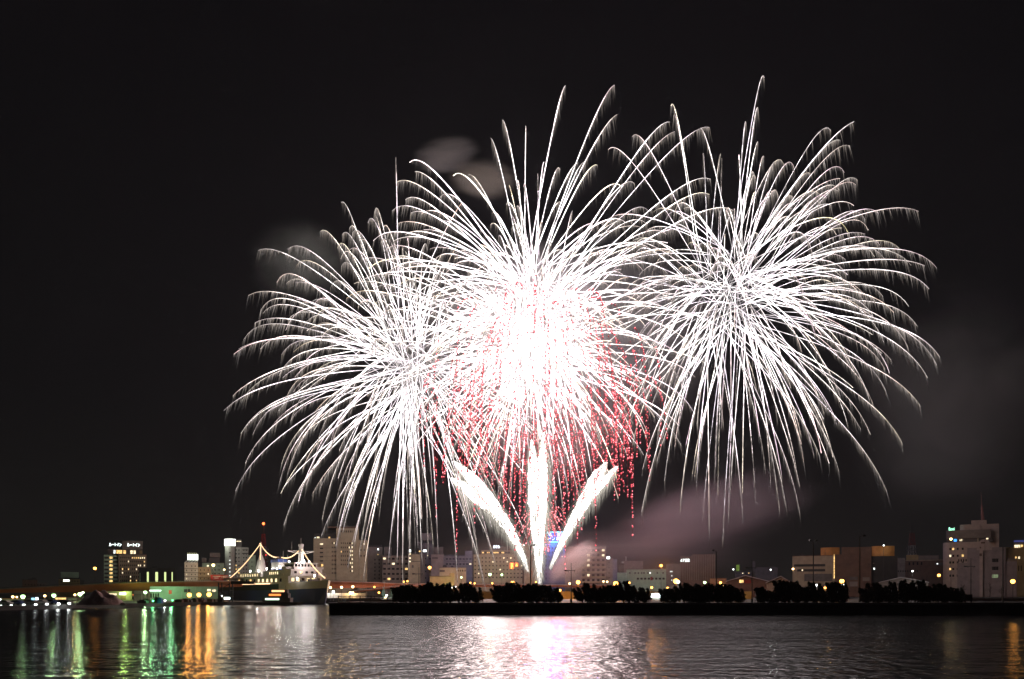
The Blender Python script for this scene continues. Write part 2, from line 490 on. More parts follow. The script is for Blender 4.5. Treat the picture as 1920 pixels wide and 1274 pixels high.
# --- radio tower, red and white lattice
def lattice(name, label, px, D, ytop, ybase, wpx, tip, lamp=None):
    r_ = empty(name, (P(px, ybase, D).x, D, 2.5), label=label, cat="tower")
    k = D / F; hz = Z(ytop, D) - 2.5; z0 = 0
    for band in range(5):
        mt = M("white_tower_paint", (.5, .5, .48), .5) if band % 2 else M("red_tower_paint", (.30, .03, .025), .5)
        m = MB(); n = 10
        for i in range(n):
            if i // 2 != band: continue
            za, zb = hz * i / n, hz * (i + 1) / n
            wa, wb = wpx * k / 2 * (1 - .72 * i / n), wpx * k / 2 * (1 - .72 * (i + 1) / n)
            for sx, sy in ((1, 1), (1, -1), (-1, 1), (-1, -1)):
                m.tube([(sx * wa, sy * wa, za), (sx * wb, sy * wb, zb)], .22, 4)
            for s in (-1, 1):
                m.tube([(-wa, s * wa, za), (wb, s * wb, zb)], .11, 4); m.tube([(wa, s * wa, za), (-wb, s * wb, zb)], .11, 4)
                m.tube([(s * wa, -wa, za), (s * wb, wb, zb)], .11, 4); m.tube([(-wb, s * wb, zb), (wb, s * wb, zb)], .12, 4)
        m.build("lattice_section", mt, r_)
    m = MB()
    for f in (.55, .72): 
        ww = wpx * k * .46; m.cyl(0, 0, hz * f, hz * f + .5, ww, n=12)
        for a in range(6):
            m.cyl(ww * math.cos(a), ww * math.sin(a), hz * f + .5, hz * f + 2.2, .5, n=8)
    m.build("antenna_platform", M("antenna_grey", (.2, .2, .2), .6), r_)
    m = MB(); m.tube([(0, 0, hz), (0, 0, Z(tip, D) - 2.5)], .18, 5); m.build("mast", STEEL, r_)
    if lamp:
        m = MB(); m.ball((0, 0, Z(tip, D) - 2.2), 1.0); m.build("beacon", EM("red_beacon", (1, .12, .03), 7), r_)
        m = MB(); m.ball((-1, -3, Z(1041.5, D) - 2.5), .5); m.ball((6 * k, -2, Z(1041, D) - 2.5), .5); m.build("obstruction_light", EM("red_beacon_small", (1, .06, .05), 2.5), r_)
        point_light("beacon_light", (0, -1.8, Z(tip, D) - 2.2), (1, .15, .05), 2500, .6, r_)
    return r_
lattice("radio_tower", "red and white lattice radio tower with glowing red beacon behind the white ship", 494, 640, 1002, 1110, 18, 983, True)
lattice("radio_tower", "faint lattice tower standing behind the low brown buildings near the right edge", 1710, 760, 1000, 1110, 20, 984)

# --- big cream hotel
b = Bld("hotel", "tall cream hotel with dark stepped roof and rows of small windows behind the ship bow", "hotel", 588, 692, 560)
b.body(588, 630, 1010, CREAM, depth=18); b.body(630.3, 673, 991, CREAM, y=-1.2, depth=20); b.body(673.3, 689, 1013, CREAM, y=-.6, depth=18, name="east_wing")
b.body(588.5, 630, 1001, DARKB, yb=1009.8, y=1.2, depth=14, name="roof_storey"); b.body(613, 673.8, 988.3, BROWN, yb=990.7, y=-1.5, depth=20, name="roof_slab")
b.pane(590, 592, 1008.2, 1010.6, LIT_WHITE, y=1.1); b.pane(594, 599, 1007, 1010.5, LIT_PALE, y=1.1); b.pane(616, 619, 1007, 1010.5, LIT_WARM, y=1.1)
b.coping(630.3, 673, 988.2, GREY2, h=.3, y=-1.5, depth=20); b.coping(673.3, 689, 1013, GREY2, h=.5, y=-.6, depth=18); b.grid([623, 626.5, 629.4], lin(1019, 1075, 8), 1.5, 3.2, .04); b.grid([640, 643.5, 647.3, 651.5, 655], lin(1019, 1075, 8)[:6], 1.5, 3.2, .06, y=-1.2)
b.grid([657, 660.3], lin(1019, 1086, 10)[:8], 1.6, 3.4, y=-1.2, litset={(1, j) for j in range(10)} | {(0, 2), (0, 3), (0, 5), (0, 8)}, mats=[LIT_PALE])
b.grid([640, 643.3, 646.6, 650, 653.5, 657, 660], [997], 1.5, 4, y=-1.2)
b.grid([603], lin(1021, 1068, 7), 6, 2.6, litset={(0, 0)}, mats=[LIT_PALE]); b.grid([677, 683], lin(1020, 1076, 6)[:3], 2, 3, .3, y=-.6)
b.pane(602.3, 606, 1058.5, 1062.5, LIT_WARM, name="lit_balcony")
m = MB()
for yy in lin(1024.5, 1072, 7): m.box(b.u(588), b.u(630), -.08, -.004, b.z(yy + 3.8), b.z(yy + 3.4))
m.build("floor_band", GREYW, b.root)

# --- the row right of it
b = Bld("office_building", "narrow grey block with two small lights at its top beside the cream hotel", "building", 688, 718, 600)
b.body(690.5, 717, 1026, GREYW); b.coping(690.5, 717, 1026, DARKB, h=1.2); b.grid([703, 711], lin(1050, 1085, 6), 2, 3); b.pane(708, 710, 1029, 1031.5, SIGN_WHITE); b.pane(708, 709.5, 1039.5, 1041, LIT_WARM)
b = Bld("office_building", "wide grey office block with broad window bands left of the pine hedge", "building", 717, 766, 580)
b.body(717.4, 765, 1043, GREYW); b.body(720, 734, 1025, GREY2, yb=1042.8, y=6, depth=10, name="roof_house"); b.coping(717.4, 765, 1043, GREY2)
b.grid(lin(721, 762, 6), lin(1048, 1086, 5), 5, 3.6, .07)
b = Bld("office_building", "cream stair block with a column of lit stair windows", "building", 765, 797, 570)
b.body(765.3, 788, 1040, CREAM); b.body(788.3, 797, 1040, GREY2, y=.5, name="wall_block"); b.coping(765.3, 788, 1040, GREYW, h=.4); b.pane(766, 788, 1052.5, 1053.5, ROOFM, name="ledge"); b.pane(772, 775.5, 1060, 1065, GREY2)
for y0, y1, mt in ((1031, 1035.5, SIGN_WHITE), (1038, 1040.6, LIT_PALE), (1045.5, 1048, LIT_PALE), (1052, 1054.5, LIT_PALE)): b.pane(767.3, 770.3, y0, y1, mt, y=-.2, name="stair_window")
m = MB(); m.box(b.u(766.5), b.u(771), -.194, 2, b.z(1056), b.z(1030)); m.build("stair_shaft", GREYW, b.root)
b = Bld("office_building", "grey tower block carrying a square rooftop sign on a frame", "building", 786, 812, 610)
b.body(786, 811, 1018, GREY2, depth=14); b.sign(788.5, 809.5, 1000, 1013, GREYW, y=2, legs=1.5)
b.pane(793.5, 799.5, 1031.5, 1035, SIGN_WHITE, name="lit_sign"); b.pane(785.5, 788.5, 1033, 1035.5, LIT_WARM); b.pane(801, 802.5, 1041, 1043, LIT_PALE); b.grid(lin(790, 806, 3), lin(1048, 1084, 4), 2.5, 3)
b = Bld("office_building", "plain grey-pink block behind the orange street lamp", "building", 808, 833, 590)
b.body(808.5, 832, 1040, PINKG); b.body(811, 831, 1025.5, GREY2, yb=1039.8, y=4, depth=9, name="roof_house"); b.pane(810, 821, 1045, 1048.5, GREY2); b.coping(808.5, 832, 1040, GREY2, h=.4)
b = Bld("office_building", "long low grey building with banded windows left of the square-windowed hotel", "building", 832, 889, 620)
b.body(832.3, 886, 1043, GREYW); b.body(872, 886, 1033, GREYW, yb=1042.8, y=1, depth=12, name="roof_house"); b.coping(832.3, 871.5, 1043, GREY2, h=.4); b.pane(838, 883, 1052.3, 1053.3, GREY2, name="ledge"); b.grid(lin(838, 882, 8), [1058, 1048.5], 4, 2.4, .08)
b = Bld("shop_building", "cream two-storey building behind the dark pines with an arched row of windows", "building", 824, 876, 520)
b.body(824, 874, 1065, CREAM); b.coping(824, 874, 1065, GREYW, h=.3); b.grid([859, 863, 867.5, 872], [1070.5], 1.6, 3.2); b.pane(824.5, 834, 1069, 1073, GREY2)
b = Bld("shop_building", "low ochre orange-lit shed in front of the cream two-storey building", "shed", 805, 852, 480)
b.body(806, 845, 1081, OCHRE, depth=10); b.body(843.3, 852, 1075, OCHRE, y=.4, depth=8, name="annex"); b.coping(806, 845, 1081, BROWN, h=.25, depth=10)

b = Bld("hotel", "wide pale hotel with a grid of square windows and a glowing red sign", "hotel", 888, 985, 560)
b.body(888, 984, 1040, CREAM, depth=18); b.body(902, 984, 1032.5, BEIGE, yb=1039.8, y=.6, depth=15, name="top_storey")
b.pane(903, 957, 1034.5, 1038.3, DARKB, y=.6); b.body(917, 958, 1024.5, GREY2, yb=1032.3, y=4, depth=8, name="roof_house"); b.body(973.5, 985, 1019, CREAM, yb=1032.3, y=2, depth=10, name="roof_house")
for a, c in ((904, 907.5), (913, 914.5), (916.3, 918), (925, 935), (940, 945.5)): b.pane(a, c, 1035.3, 1037.8, LIT_WARM, y=.47)
l = link("sign_lettering", text_mesh("ホテル", 6 * b.k, EM("blue_white_sign", (.75, .85, 1), 6), 12.5 * b.k), b.root); l.location = (b.u(931), 3.8, b.z(1025))
b.grid(lin(891, 978, 14), lin(1046.5, 1083, 6), 2.5, 2.6, .0, litset={(8, 0), (10, 0), (5, 1), (9, 1), (7, 3), (1, 4), (13, 2)}, mats=[LIT_PALE])
RS = EM("red_sign_light", (1, .16, .03), 2.2); YS = EM("yellow_sign_light", (1, .6, .12), 3)
b.sign(956, 963.5, 1055.5, 1067, RS, depth=.4); b.sign(965.5, 971.5, 1055.5, 1063, RS, depth=.4)
for a, c, y0, y1 in ((957.8, 962, 1056.8, 1058.5), (957.8, 962, 1059.5, 1061.3), (957.8, 962, 1062, 1063.8), (958, 960, 1064.6, 1066.4), (967.5, 970.5, 1057.5, 1059), (966.5, 970.8, 1060.2, 1062)): b.pane(a, c, y0, y1, YS, y=-.42, name="sign_stroke")
b.pane(979.5, 982.3, 1036, 1095, BROWN, name="corner_strip"); b.pane(982, 985.5, 1021, 1023.5, SIGN_WHITE, y=1.9, name="roof_light")
b = Bld("office_building", "plain orange-lit tower wall between the pale hotel and the blue sign", "building", 983, 1011, 540)
b.body(983.5, 1010, 1022, BEIGE, depth=14); b.coping(983.5, 1010, 1022, GREYW, h=.5, depth=14); m = MB(); m.box(b.u(996), b.u(997.2), -.2, -.004, 0, b.z(1026)); m.build("downpipe", BRICK, b.root)

b = Bld("hotel", "dark hotel tower crowned by a glowing blue sign behind the launch smoke", "hotel", 1010, 1061, 600)
b.body(1011, 1060, 1019, GREY2, depth=18)
BS = EM("blue_sign_light", (.06, .22, 1.0), 1.6); CY = EM("cyan_sign_light", (.25, .8, 1), 3.2); WB = EM("sign_letter_light", (.75, 1, 1), 4.5)
sg = b.sign(1013, 1059, 997, 1018, BS, y=.5, depth=.8)
m = MB()
for a, c in ((997.2, 999.2), (1015.6, 1017.8)): m.box(b.u(1013.4), b.u(1058.6), -.45, -.303, b.z(c), b.z(a))
m.build("neon_tube", CY, sg)
for body, xc, yc, ww, hh in (("HOTEL", 1025.5, 1002.6, 19, 4.6), ("函館", 1050, 1002.6, 11, 5), ("東横イン", 1028.5, 1010.3, 24, 7), ("朝市", 1050.5, 1010.3, 15, 7)):
    l = link("lettering", text_mesh(body, hh * b.k, WB, ww * b.k), sg); l.location = (b.u(xc), -.42, b.z(yc))
b.grid(lin(1018, 1054, 7), lin(1028, 1085, 8), 2.4, 3, .08)
point_light("sign_glow", (b.u(1036), -7, b.z(1007)), (.06, .22, 1), 90000, 2.5, b.root)

b = Bld("apartment_block", "balcony apartment block with warm lit rooms behind the launch smoke", "building", 1059, 1150, 540)
b.body(1059, 1136, 1026, PINKG, depth=15); b.body(1136.3, 1149, 1047, GREYW, y=1, depth=12, name="stair_wing"); b.coping(1059, 1136, 1026, GREYW, h=.4, depth=15)
for j, yy in enumerate(lin(1034, 1090, 7)):
    m = MB(); m.box(b.u(1090), b.u(1136.2), -1.6, -.004, b.z(yy + 3.4), b.z(yy + 2.6)); m.box(b.u(1090), b.u(1136.2), -1.6, -1.45, b.z(yy + 2.597), b.z(yy + .4))
    m.build("balcony", BEIGE, b.root)
    b.grid(lin(1094, 1131, 5), [yy - 1.6], 4.6, 4.4, .0, litset={1: {(1, 0), (4, 0)}, 2: {(1, 0)}, 3: {(1, 0)}, 5: {(1, 0)}, 0: {(4, 0)}}.get(j, set()), mats=[LIT_PALE])
b.grid([1142], lin(1055, 1084, 4), 1.6, 2.6, y=1)
b.pane(1137.5, 1143.5, 1044, 1048.5, SIGN_WHITE, y=.9, name="lit_sign")
b = Bld("office_building", "narrow grey block right of the balcony apartment block", "building", 1147, 1158, 600)
b.body(1148, 1157, 1049, GREYW); b.coping(1148, 1157, 1049, GREY2, h=.3)

b = Bld("office_building", "hazy dark block with a chimney behind the long pale green building", "building", 1158, 1215, 680)
b.body(1170, 1206, 1052, PINKG); b.body(1160, 1170, 1061, GREY2, y=.4, name="wall_block"); m = MB(); m.cyl(b.u(1173.5), 4, b.z(1052), b.z(1043.5), .5, n=10); m.build("chimney", WHITEW, b.root); b.body(1165.5, 1170, 1053, WHITEW, yb=1056.5, y=-.4, depth=.36, name="roof_sign")
b = Bld("office_building", "long low pale green building with a row of small windows above the pines", "building", 1155, 1251, 580)
b.body(1174.5, 1249, 1068, GREENW); b.body(1157, 1174, 1074, GREENW, y=1, name="wing"); b.coping(1174.5, 1249, 1068, GREY2, h=.4)
b.grid([1181, 1191, 1197, 1203, 1207.5, 1215, 1219, 1232.5, 1243], [1074.8], 2.8, 2.6, litset={(6, 0)}, mats=[LIT_WHITE]); b.grid(lin(1196, 1244, 8), [1085.5], 4, 3.4); b.pane(1178, 1191, 1085.5, 1090, GREENW, name="shop_sign"); b.pane(1219.5, 1223.5, 1082, 1088.5, REDP, name="vertical_sign")
b = Bld("office_building", "plain brown-green block with paired stair lights beside the striped building", "building", 1248, 1276, 570)
b.body(1249, 1275, 1058, GREYW); b.coping(1249, 1275, 1058, BROWN, h=.3)
for yy in (1061.5, 1072, 1080, 1088): b.pane(1256.3, 1257.8, yy - 1, yy + 1, LIT_WHITE if yy == 1072 else GREY2); b.pane(1259, 1260.5, yy - 1, yy + 1, LIT_WHITE if yy > 1065 else GREY2)
b = Bld("office_building", "windowless dark building striped with pale vertical fins and four white letters", "building", 1274, 1342, 560)
b.body(1275, 1297, 1043.5, BROWN); b.body(1297.2, 1341, 1040, BROWN, y=-.6, depth=17)
for k, px in enumerate(lin(1276, 1340, 16)):
    yy = 0 if px < 1297 else -.6
    m = MB(); m.box(b.u(px - .55), b.u(px + .55), yy - .5, yy - .004, b.z(1088), b.z(1044.3 if px < 1297 else 1040.8)); m.build("fin", GREYW, b.root)
for ch, px in (("A", 1277.7), ("T", 1282), ("E", 1286.6), ("E", 1291)):
    l = link("sign_lettering", text_mesh(ch, 5 * b.k, SIGN_WHITE, 3.4 * b.k), b.root); l.location = (b.u(px), -.62, b.z(1051))

# --- low roofs between the striped building and the theatre
b = Bld("warehouse", "dim olive warehouse with a square green sign far behind the pitched roofs", "warehouse", 1374, 1460, 640)
b.body(1378, 1410, 1072, GREY2); b.body(1416, 1458, 1064, GREY2, y=2, name="wing"); b.sign(1380, 1386.3, 1059, 1070, EM("green_sign_light", (.2, .3, .06), .55), y=1, depth=.6, legs=.6); b.grid(lin(1381, 1404, 5), [1075], 2, 1.6, .4); b.body(1411, 1416, 1053, GREY2, y=4, depth=4, name="chimney")
b = Bld("shop_building", "low orange-lit box building under the quay lamp beside the striped building", "building", 1330, 1362, 500)
b.body(1331, 1362, 1085, BRICK, depth=10); b.coping(1331, 1362, 1085, BROWN, h=.25, depth=10)
def gable(label, x0, xm, x1, yr, ye, D, mat, rmat):
    g = Bld("warehouse", label, "warehouse", x0, x1, D)
    m = MB(); m.extrude_y([(g.u(x0), 0), (g.u(x1), 0), (g.u(x1), g.z(ye)), (g.u(xm), g.z(yr) - .3), (g.u(x0), g.z(ye))], 0, 25); m.build("wall", mat, g.root)
    m = MB()
    for a, c in ((x0 - 1.5, xm), (xm, x1 + 1.5)):
        za = g.z(ye + (.9 if a < xm else 0)) if a < xm else g.z(yr); zc = g.z(yr) if c == xm else g.z(ye + .9)
        m.extrude_y([(g.u(a), za), (g.u(c), zc), (g.u(c), zc + .3), (g.u(a), za + .3)], -.8, 25.5)
    m.build("roof", rmat, g.root)
    return g
SNOW = M("snowy_roof", (.55, .5, .5), .9, .15)
g = gable("wide low market hall with a snowy pitched roof behind the cross-shaped quay lamp", 1362, 1398, 1440, 1080, 1090, 460, BROWN, SNOW)
g.pane(1386, 1394, 1087.5, 1093, LIT_WARM, name="round_sign"); g.pane(1396, 1408, 1088, 1094, REDP, name="banner")
gable("pitched-roof shed lit warm beside the beige theatre", 1437, 1464, 1484, 1081, 1093, 450, BEIGE, SNOW)
gable("long low snowy-roofed shed below the faint lattice tower", 1648, 1690, 1740, 1083, 1092, 480, GREYW, SNOW)

# --- theatre complex
b = Bld("theatre", "brown and beige theatre complex with orange upper drum walls", "building", 1484, 1680, 540)
OR = M("orange_render", (0.55, 0.24, 0.06), var=.2)
b.body(1484, 1565, 1042, BEIGE, depth=18); b.body(1565.3, 1633, 1040, BROWN, y=-1.2, depth=22, name="stage_block"); b.body(1633.3, 1681, 1044, DARKB, y=1, depth=18, name="rear_block")
b.body(1578, 1634, 1026, BROWN, yb=1039.7, y=4, depth=12, name="fly_tower")
m = MB(); n = 10
for (a, c, yt, yb_) in ((1538, 1574, 1026, 1041.7), (1634.5, 1676, 1025, 1043.7)):
    pts = [(b.u(a + (c - a) * i / n), 4.5 - 2.0 * math.sin(math.pi * i / n)) for i in range(n + 1)] + [(b.u(c), 14), (b.u(a), 14)]
    m = MB(); m.prism(pts, b.z(yb_), b.z(yt)); m.build("drum_wall", OR, b.root)
b.pane(1487, 1547, 1057.5, 1062, DARKB, name="window_band"); b.pane(1493, 1547, 1067, 1071.5, DARKB, name="window_band"); b.pane(1507, 1560, 1076, 1090, GREY2, name="porch")
b.pane(1563.2, 1565, 1040, 1085, LIT_WARM, y=-.1, name="corner_light"); b.pane(1593, 1608, 1082, 1088, GREY2, y=-1.2, name="window_band"); b.pane(1617, 1630, 1083, 1090, GREYW, y=-1.2, name="window_band"); b.pane(1593, 1608, 1091, 1100, GREYW, y=-1.2, name="gate")
b.pane(1637, 1640, 1065.5, 1069, LIT_WHITE, y=1, name="window"); b.pane(1636, 1638.5, 1056, 1058.5, GREYW, y=1); b.pane(1502, 1504.5, 1067.5, 1070.5, LIT_PALE, y=-.14)
b.coping(1484, 1565, 1042, BROWN, h=.3, depth=18)
b = Bld("office_building", "low brown row of shops with a pale eaves line below the faint lattice tower", "shop", 1676, 1770, 600)
b.body(1697, 1770, 1050, BROWN, depth=20); b.body(1676, 1696.7, 1046, GREYW, y=1, name="wing"); b.body(1699, 1722, 1040.5, OCHRE, yb=1049.8, y=3, depth=8, name="roof_house"); b.body(1722.3, 1760, 1042, GREYW, yb=1049.8, y=4, depth=8, name="roof_house")
b.pane(1698, 1770, 1050.5, 1051.7, CREAM, y=-.4, name="eaves"); b.grid(lin(1705, 1728, 4), [1057], 2.8, 6); b.pane(1752, 1769, 1056, 1061, GREY2); b.pane(1756, 1758.5, 1057, 1059, LIT_WHITE, y=-.15)
b.grid(lin(1684, 1720, 9), [1071], 2, 3)

# --- department store with the green sign
b = Bld("department_store", "rounded pale department store with stepped upper floors and a green rooftop sign", "department store", 1767, 1876, 540)
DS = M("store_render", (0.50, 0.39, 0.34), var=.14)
def rounded(x0, x1, yt, yb_, mat, name, y=0.0, depth=24, rp=14):
    n = 8; r_ = rp * b.k; xa, xb = b.u(x0), b.u(x1)
    pts = [(xa + r_ - r_ * math.cos(math.pi / 2 * i / n), y + r_ - r_ * math.sin(math.pi / 2 * i / n)) for i in range(n + 1)] + [(xb, y), (xb, y + depth), (xa, y + depth)]
    m = MB(); m.prism(pts, 0 if yb_ is None else b.z(yb_), b.z(yt)); return m.build(name, mat, b.root)
rounded(1767, 1838, 1016.5, None, DS, "wall")
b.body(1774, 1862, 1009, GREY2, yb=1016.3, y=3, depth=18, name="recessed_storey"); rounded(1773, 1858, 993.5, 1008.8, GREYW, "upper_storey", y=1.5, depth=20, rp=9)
b.body(1838.3, 1873, 982.5, DS, yb=None, y=6, depth=14, name="rear_tower"); rounded(1799.5, 1838, 982.5, 993.3, DS, "drum", y=5, depth=12, rp=12); b.body(1821, 1850, 974.5, DS, yb=982.3, y=8, depth=8, name="roof_house")
m = MB(); zt = b.z(974.3)
m.tube([(b.u(1843), 10, zt), (b.u(1841), 10, b.z(946))], [1.1, .5], 6); m.tube([(b.u(1841), 10, b.z(946.3)), (b.u(1839.5), 10, b.z(921))], [.22, .12], 5)
for yy in (952, 958, 963): m.box(b.u(1838), b.u(1845), 9.6, 10.4, b.z(yy + .5), b.z(yy))
m.build("mast", M("pink_mast_paint", (.4, .2, .18)), b.root)
l = link("sign_lettering", text_mesh("Boni", 7 * b.k, EM("mint_sign_light", (.35, 1, .62), 3), 11 * b.k), b.root); l.location = (b.u(1783.8), 2, b.z(990.8))
for j, yy in enumerate((1029, 1042, 1054.5, 1067, 1079.5)): b.grid((1781.5, 1787, 1795.5, 1805), [yy], (3.6), 4.6, 0, y=.01, litset={1: {(0, 0), (3, 0)}, 3: {(0, 0)}, 0: {(1, 0)}}.get(j, set()), mats=[LIT_WARM, LIT_PALE])
for yy in (1029, 1042, 1054.5, 1067, 1079.5):
    for px, yo in ((1771.2, 2.6), (1775.5, 1.0)):
        o = link("window", wmesh(2.3 * b.k, 4.6 * b.k, glass_dark()), b.root); o.location = (b.u(px), yo, b.z(yy)); o.rotation_euler = (0, 0, -R(52 if px < 1773 else 32))
b.pane(1788, 1793.5, 1010, 1014.5, EM("blue_logo_light", (.05, .3, 1), 2.5), y=2.8, name="blue_sign"); b.pane(1799, 1801, 1011, 1014, LIT_PALE, y=2.9); b.pane(1802.5, 1803.8, 1010, 1014, LIT_PALE, y=2.9); b.pane(1832, 1835, 1009.3, 1016, CREAM, y=2.6, name="pillar")
b.pane(1849, 1853, 1009.5, 1012, LIT_PALE, y=2.9)

b = Bld("museum_building", "grey-brick building with a half-round pale gable in front of the department store", "building", 1793, 1906, 500)
b.body(1813, 1885, 1027, PINKG, depth=14); b.body(1794, 1812.7, 1055, PINKG, y=.6, depth=14, name="wing"); b.body(1885.3, 1906, 1053.5, PINKG, y=.6, depth=14, name="wing")
m = MB(); n = 14
m.extrude_y([(b.u(1831 + 14.5 * (1 - math.cos(math.pi * i / n))), b.z(1032 - 21 * math.sin(math.pi * i / n))) for i in range(n + 1)], -.6, 10); m.build("half_round_gable", DS, b.root)
m = MB(); m.prism([(b.u(1836.5), -.9), (b.u(1843), -.9), (b.u(1843), -.004), (b.u(1836.5), -.004)], 0, b.z(1032.3)); m.build("pier", DS, b.root)
b.pane(1839.5, 1847, 1016.5, 1019.5, BROWN, y=-.6, name="gable_plaque"); b.pane(1837, 1839.5, 1025.5, 1028.5, BROWN, y=-.6, name="gable_window"); b.pane(1846.5, 1847, 1012, 1031.5, BROWN, y=-.6, name="gable_joint"); b.pane(1836.5, 1841, 1038, 1043, BROWN, y=-.95, name="emblem")
for y0 in (1048, 1063, 1077.5):
    b.pane(1860, 1872, y0, y0 + 6.5, glass_dark() if y0 < 1070 else room_mat("dim_lit_room", (.8, 1, .55), .25)); m = MB()
    for k in range(5): m.box(b.u(1860.4 + k * 2.75), b.u(1860.9 + k * 2.75), -.2, -.124, b.z(y0 + 6.3), b.z(y0 + .2))
    m.build("window_frame", GREYW, b.root)
b.grid(lin(1797, 1811, 4), [1050.3], 2.4, 5, y=.6); m = MB()
for k in range(6): m.box(b.u(1795 + k * 4.4), b.u(1795.5 + k * 4.4), .6, .9, b.z(1054.8), b.z(1047))
m.box(b.u(1795), b.u(1817.5), .55, .95, b.z(1047), b.z(1046.4)); m.build("roof_pergola", DS, b.root)
for k in range(7): b.pane(1888 + k * 2.6, 1889.8 + k * 2.6, 1047, 1053, GREYW, y=.8, name="railing_panel")
b.pane(1819, 1822, 1075, 1080, GREYW); b.pane(1818, 1822.5, 1086, 1094, GREYW)
b = Bld("office_building", "ochre building with a bright lit top-floor window at the right edge", "building", 1884, 1940, 540)
b.body(1886, 1940, 1026, OCHRE); b.body(1900, 1940, 1016, GREY2, yb=1025.8, y=2, depth=12, name="top_storey"); b.pane(1902, 1913, 1022, 1027, LIT_PALE, y=-.05); b.pane(1914, 1918, 1022, 1026, LIT_WARM, y=-.05); b.grid([1905, 1911], [1046], 3, 5, .8); b.grid([1910, 1915], [1066], 1.4, 12); b.pane(1901, 1940, 1013, 1016.5, EM("blue_roof_light", (.12, .14, .5), .35), y=1.8, name="roof_edge")

# ------------------------------------------------------------------ elevated road
ORP = M("red_brown_girder_paint", (0.62, 0.20, 0.08), .6, .2, .2)
RAIL = M("parapet_concrete", (.34, .32, .30), .8, .25)
def viaduct(label, pts, piers, name="road_bridge", wd=9.0):
    """pts: (px, ytop, ybottom, D)"""
    r_ = empty(name, tuple(P(pts[0][0], HZ, pts[0][3]))[:2] + (1.3,), label=label, cat="bridge")
    o = Vector(r_.location)
    def strip(fa, fb, y0, y1):
        m = MB(); vs, fs = [], []
        for (px, yt, yb_, D) in pts:
            x = (px - 960) / F * D - o.x
            a, c = fa(yt, yb_, D) - o.z, fb(yt, yb_, D) - o.z
            vs += [(x, D + y0 - o.y, a), (x, D + y0 - o.y, c), (x, D + y1 - o.y, c), (x, D + y1 - o.y, a)]
        for i in range(len(pts) - 1):
            for k in range(4):
                k2 = (k + 1) % 4
                fs.append((i * 4 + k, i * 4 + 4 + k, i * 4 + 4 + k2, i * 4 + k2))
        fs += [(0, 1, 2, 3), (len(vs) - 1, len(vs) - 2, len(vs) - 3, len(vs) - 4)]
        return m.add(vs, fs)
    strip(lambda t, b_, D: Z(b_, D), lambda t, b_, D: Z(t + 3.2, D), 1.2, wd - 1.2).build("girder", ORP, r_)
    strip(lambda t, b_, D: Z(t + 3.19, D), lambda t, b_, D: Z(t + 1.8, D), 0, wd).build("deck", M("deck_edge_paint", (.5, .22, .14), .7), r_)
    strip(lambda t, b_, D: Z(t + 1.79, D), lambda t, b_, D: Z(t + .9, D), .1, .4).build("parapet", RAIL, r_)
    m = MB()
    for i in range(len(pts) - 1):
        (xa, ta, _, Da), (xb, tb, _, Db) = pts[i], pts[i + 1]
        n = max(2, int(abs(xb - xa) / 4))
        for k in range(n):
            f = k / n; D = Da + (Db - Da) * f; px = xa + (xb - xa) * f; t_ = ta + (tb - ta) * f
            x = (px - 960) / F * D - o.x
            m.box(x - .06, x + .06, D + .2 - o.y, D + .3 - o.y, Z(t_ + .88, D) - o.z, Z(t_ - .9, D) - o.z)
        m.tube([((xa - 960) / F * Da - o.x, Da + .25 - o.y, Z(ta - .9, Da) - o.z), ((xb - 960) / F * Db - o.x, Db + .25 - o.y, Z(tb - .9, Db) - o.z)], .07, 4)
    m.build("guard_rail", STEEL, r_)
    for px, D, yt in piers:
        x = (px - 960) / F * D - o.x
        m = MB(); m.box(x - 1.4, x + 1.4, D + 2 - o.y, D + wd - 2 - o.y, -.5, Z(yt, D) - o.z); m.build("pier", RAIL, r_)
    return r_
viaduct("long red-brown elevated road climbing from the left edge to the ship's stern", [(-60, 1105, 1113, 420), (0, 1103.5, 1112, 420), (80, 1099, 1111, 420), (150, 1095.5, 1111, 420), (215, 1092.5, 1110.5, 420), (250, 1091.5, 1108.5, 420), (300, 1090, 1104.5, 420), (345, 1089.2, 1102.5, 422), (430, 1088, 1101, 430), (520, 1088, 1100, 440)],
        [(-30, 421, 1112), (90, 421, 1111), (215, 421, 1110), (330, 421, 1103), (500, 438, 1100)])
viaduct("orange-lit elevated road running right from the ship's bow behind the pines", [(596, 1088.5, 1103, 500), (640, 1089, 1103.5, 500), (700, 1091, 1102, 505), (740, 1092.5, 1101, 515), (860, 1094, 1101, 530), (1000, 1095, 1101, 530), (1160, 1096, 1102, 530)],
        [(606, 502, 1103), (664, 503, 1103), (728, 512, 1101), (800, 525, 1100), (930, 532, 1100), (1080, 532, 1100)])
viaduct("lower pale ramp rising right below the orange elevated road", [(655, 1108, 1113, 440), (690, 1104, 1108.5, 440), (740, 1098, 1103, 445), (790, 1095, 1100, 452)], [(680, 442, 1107), (730, 446, 1103)], name="ramp_bridge", wd=6)
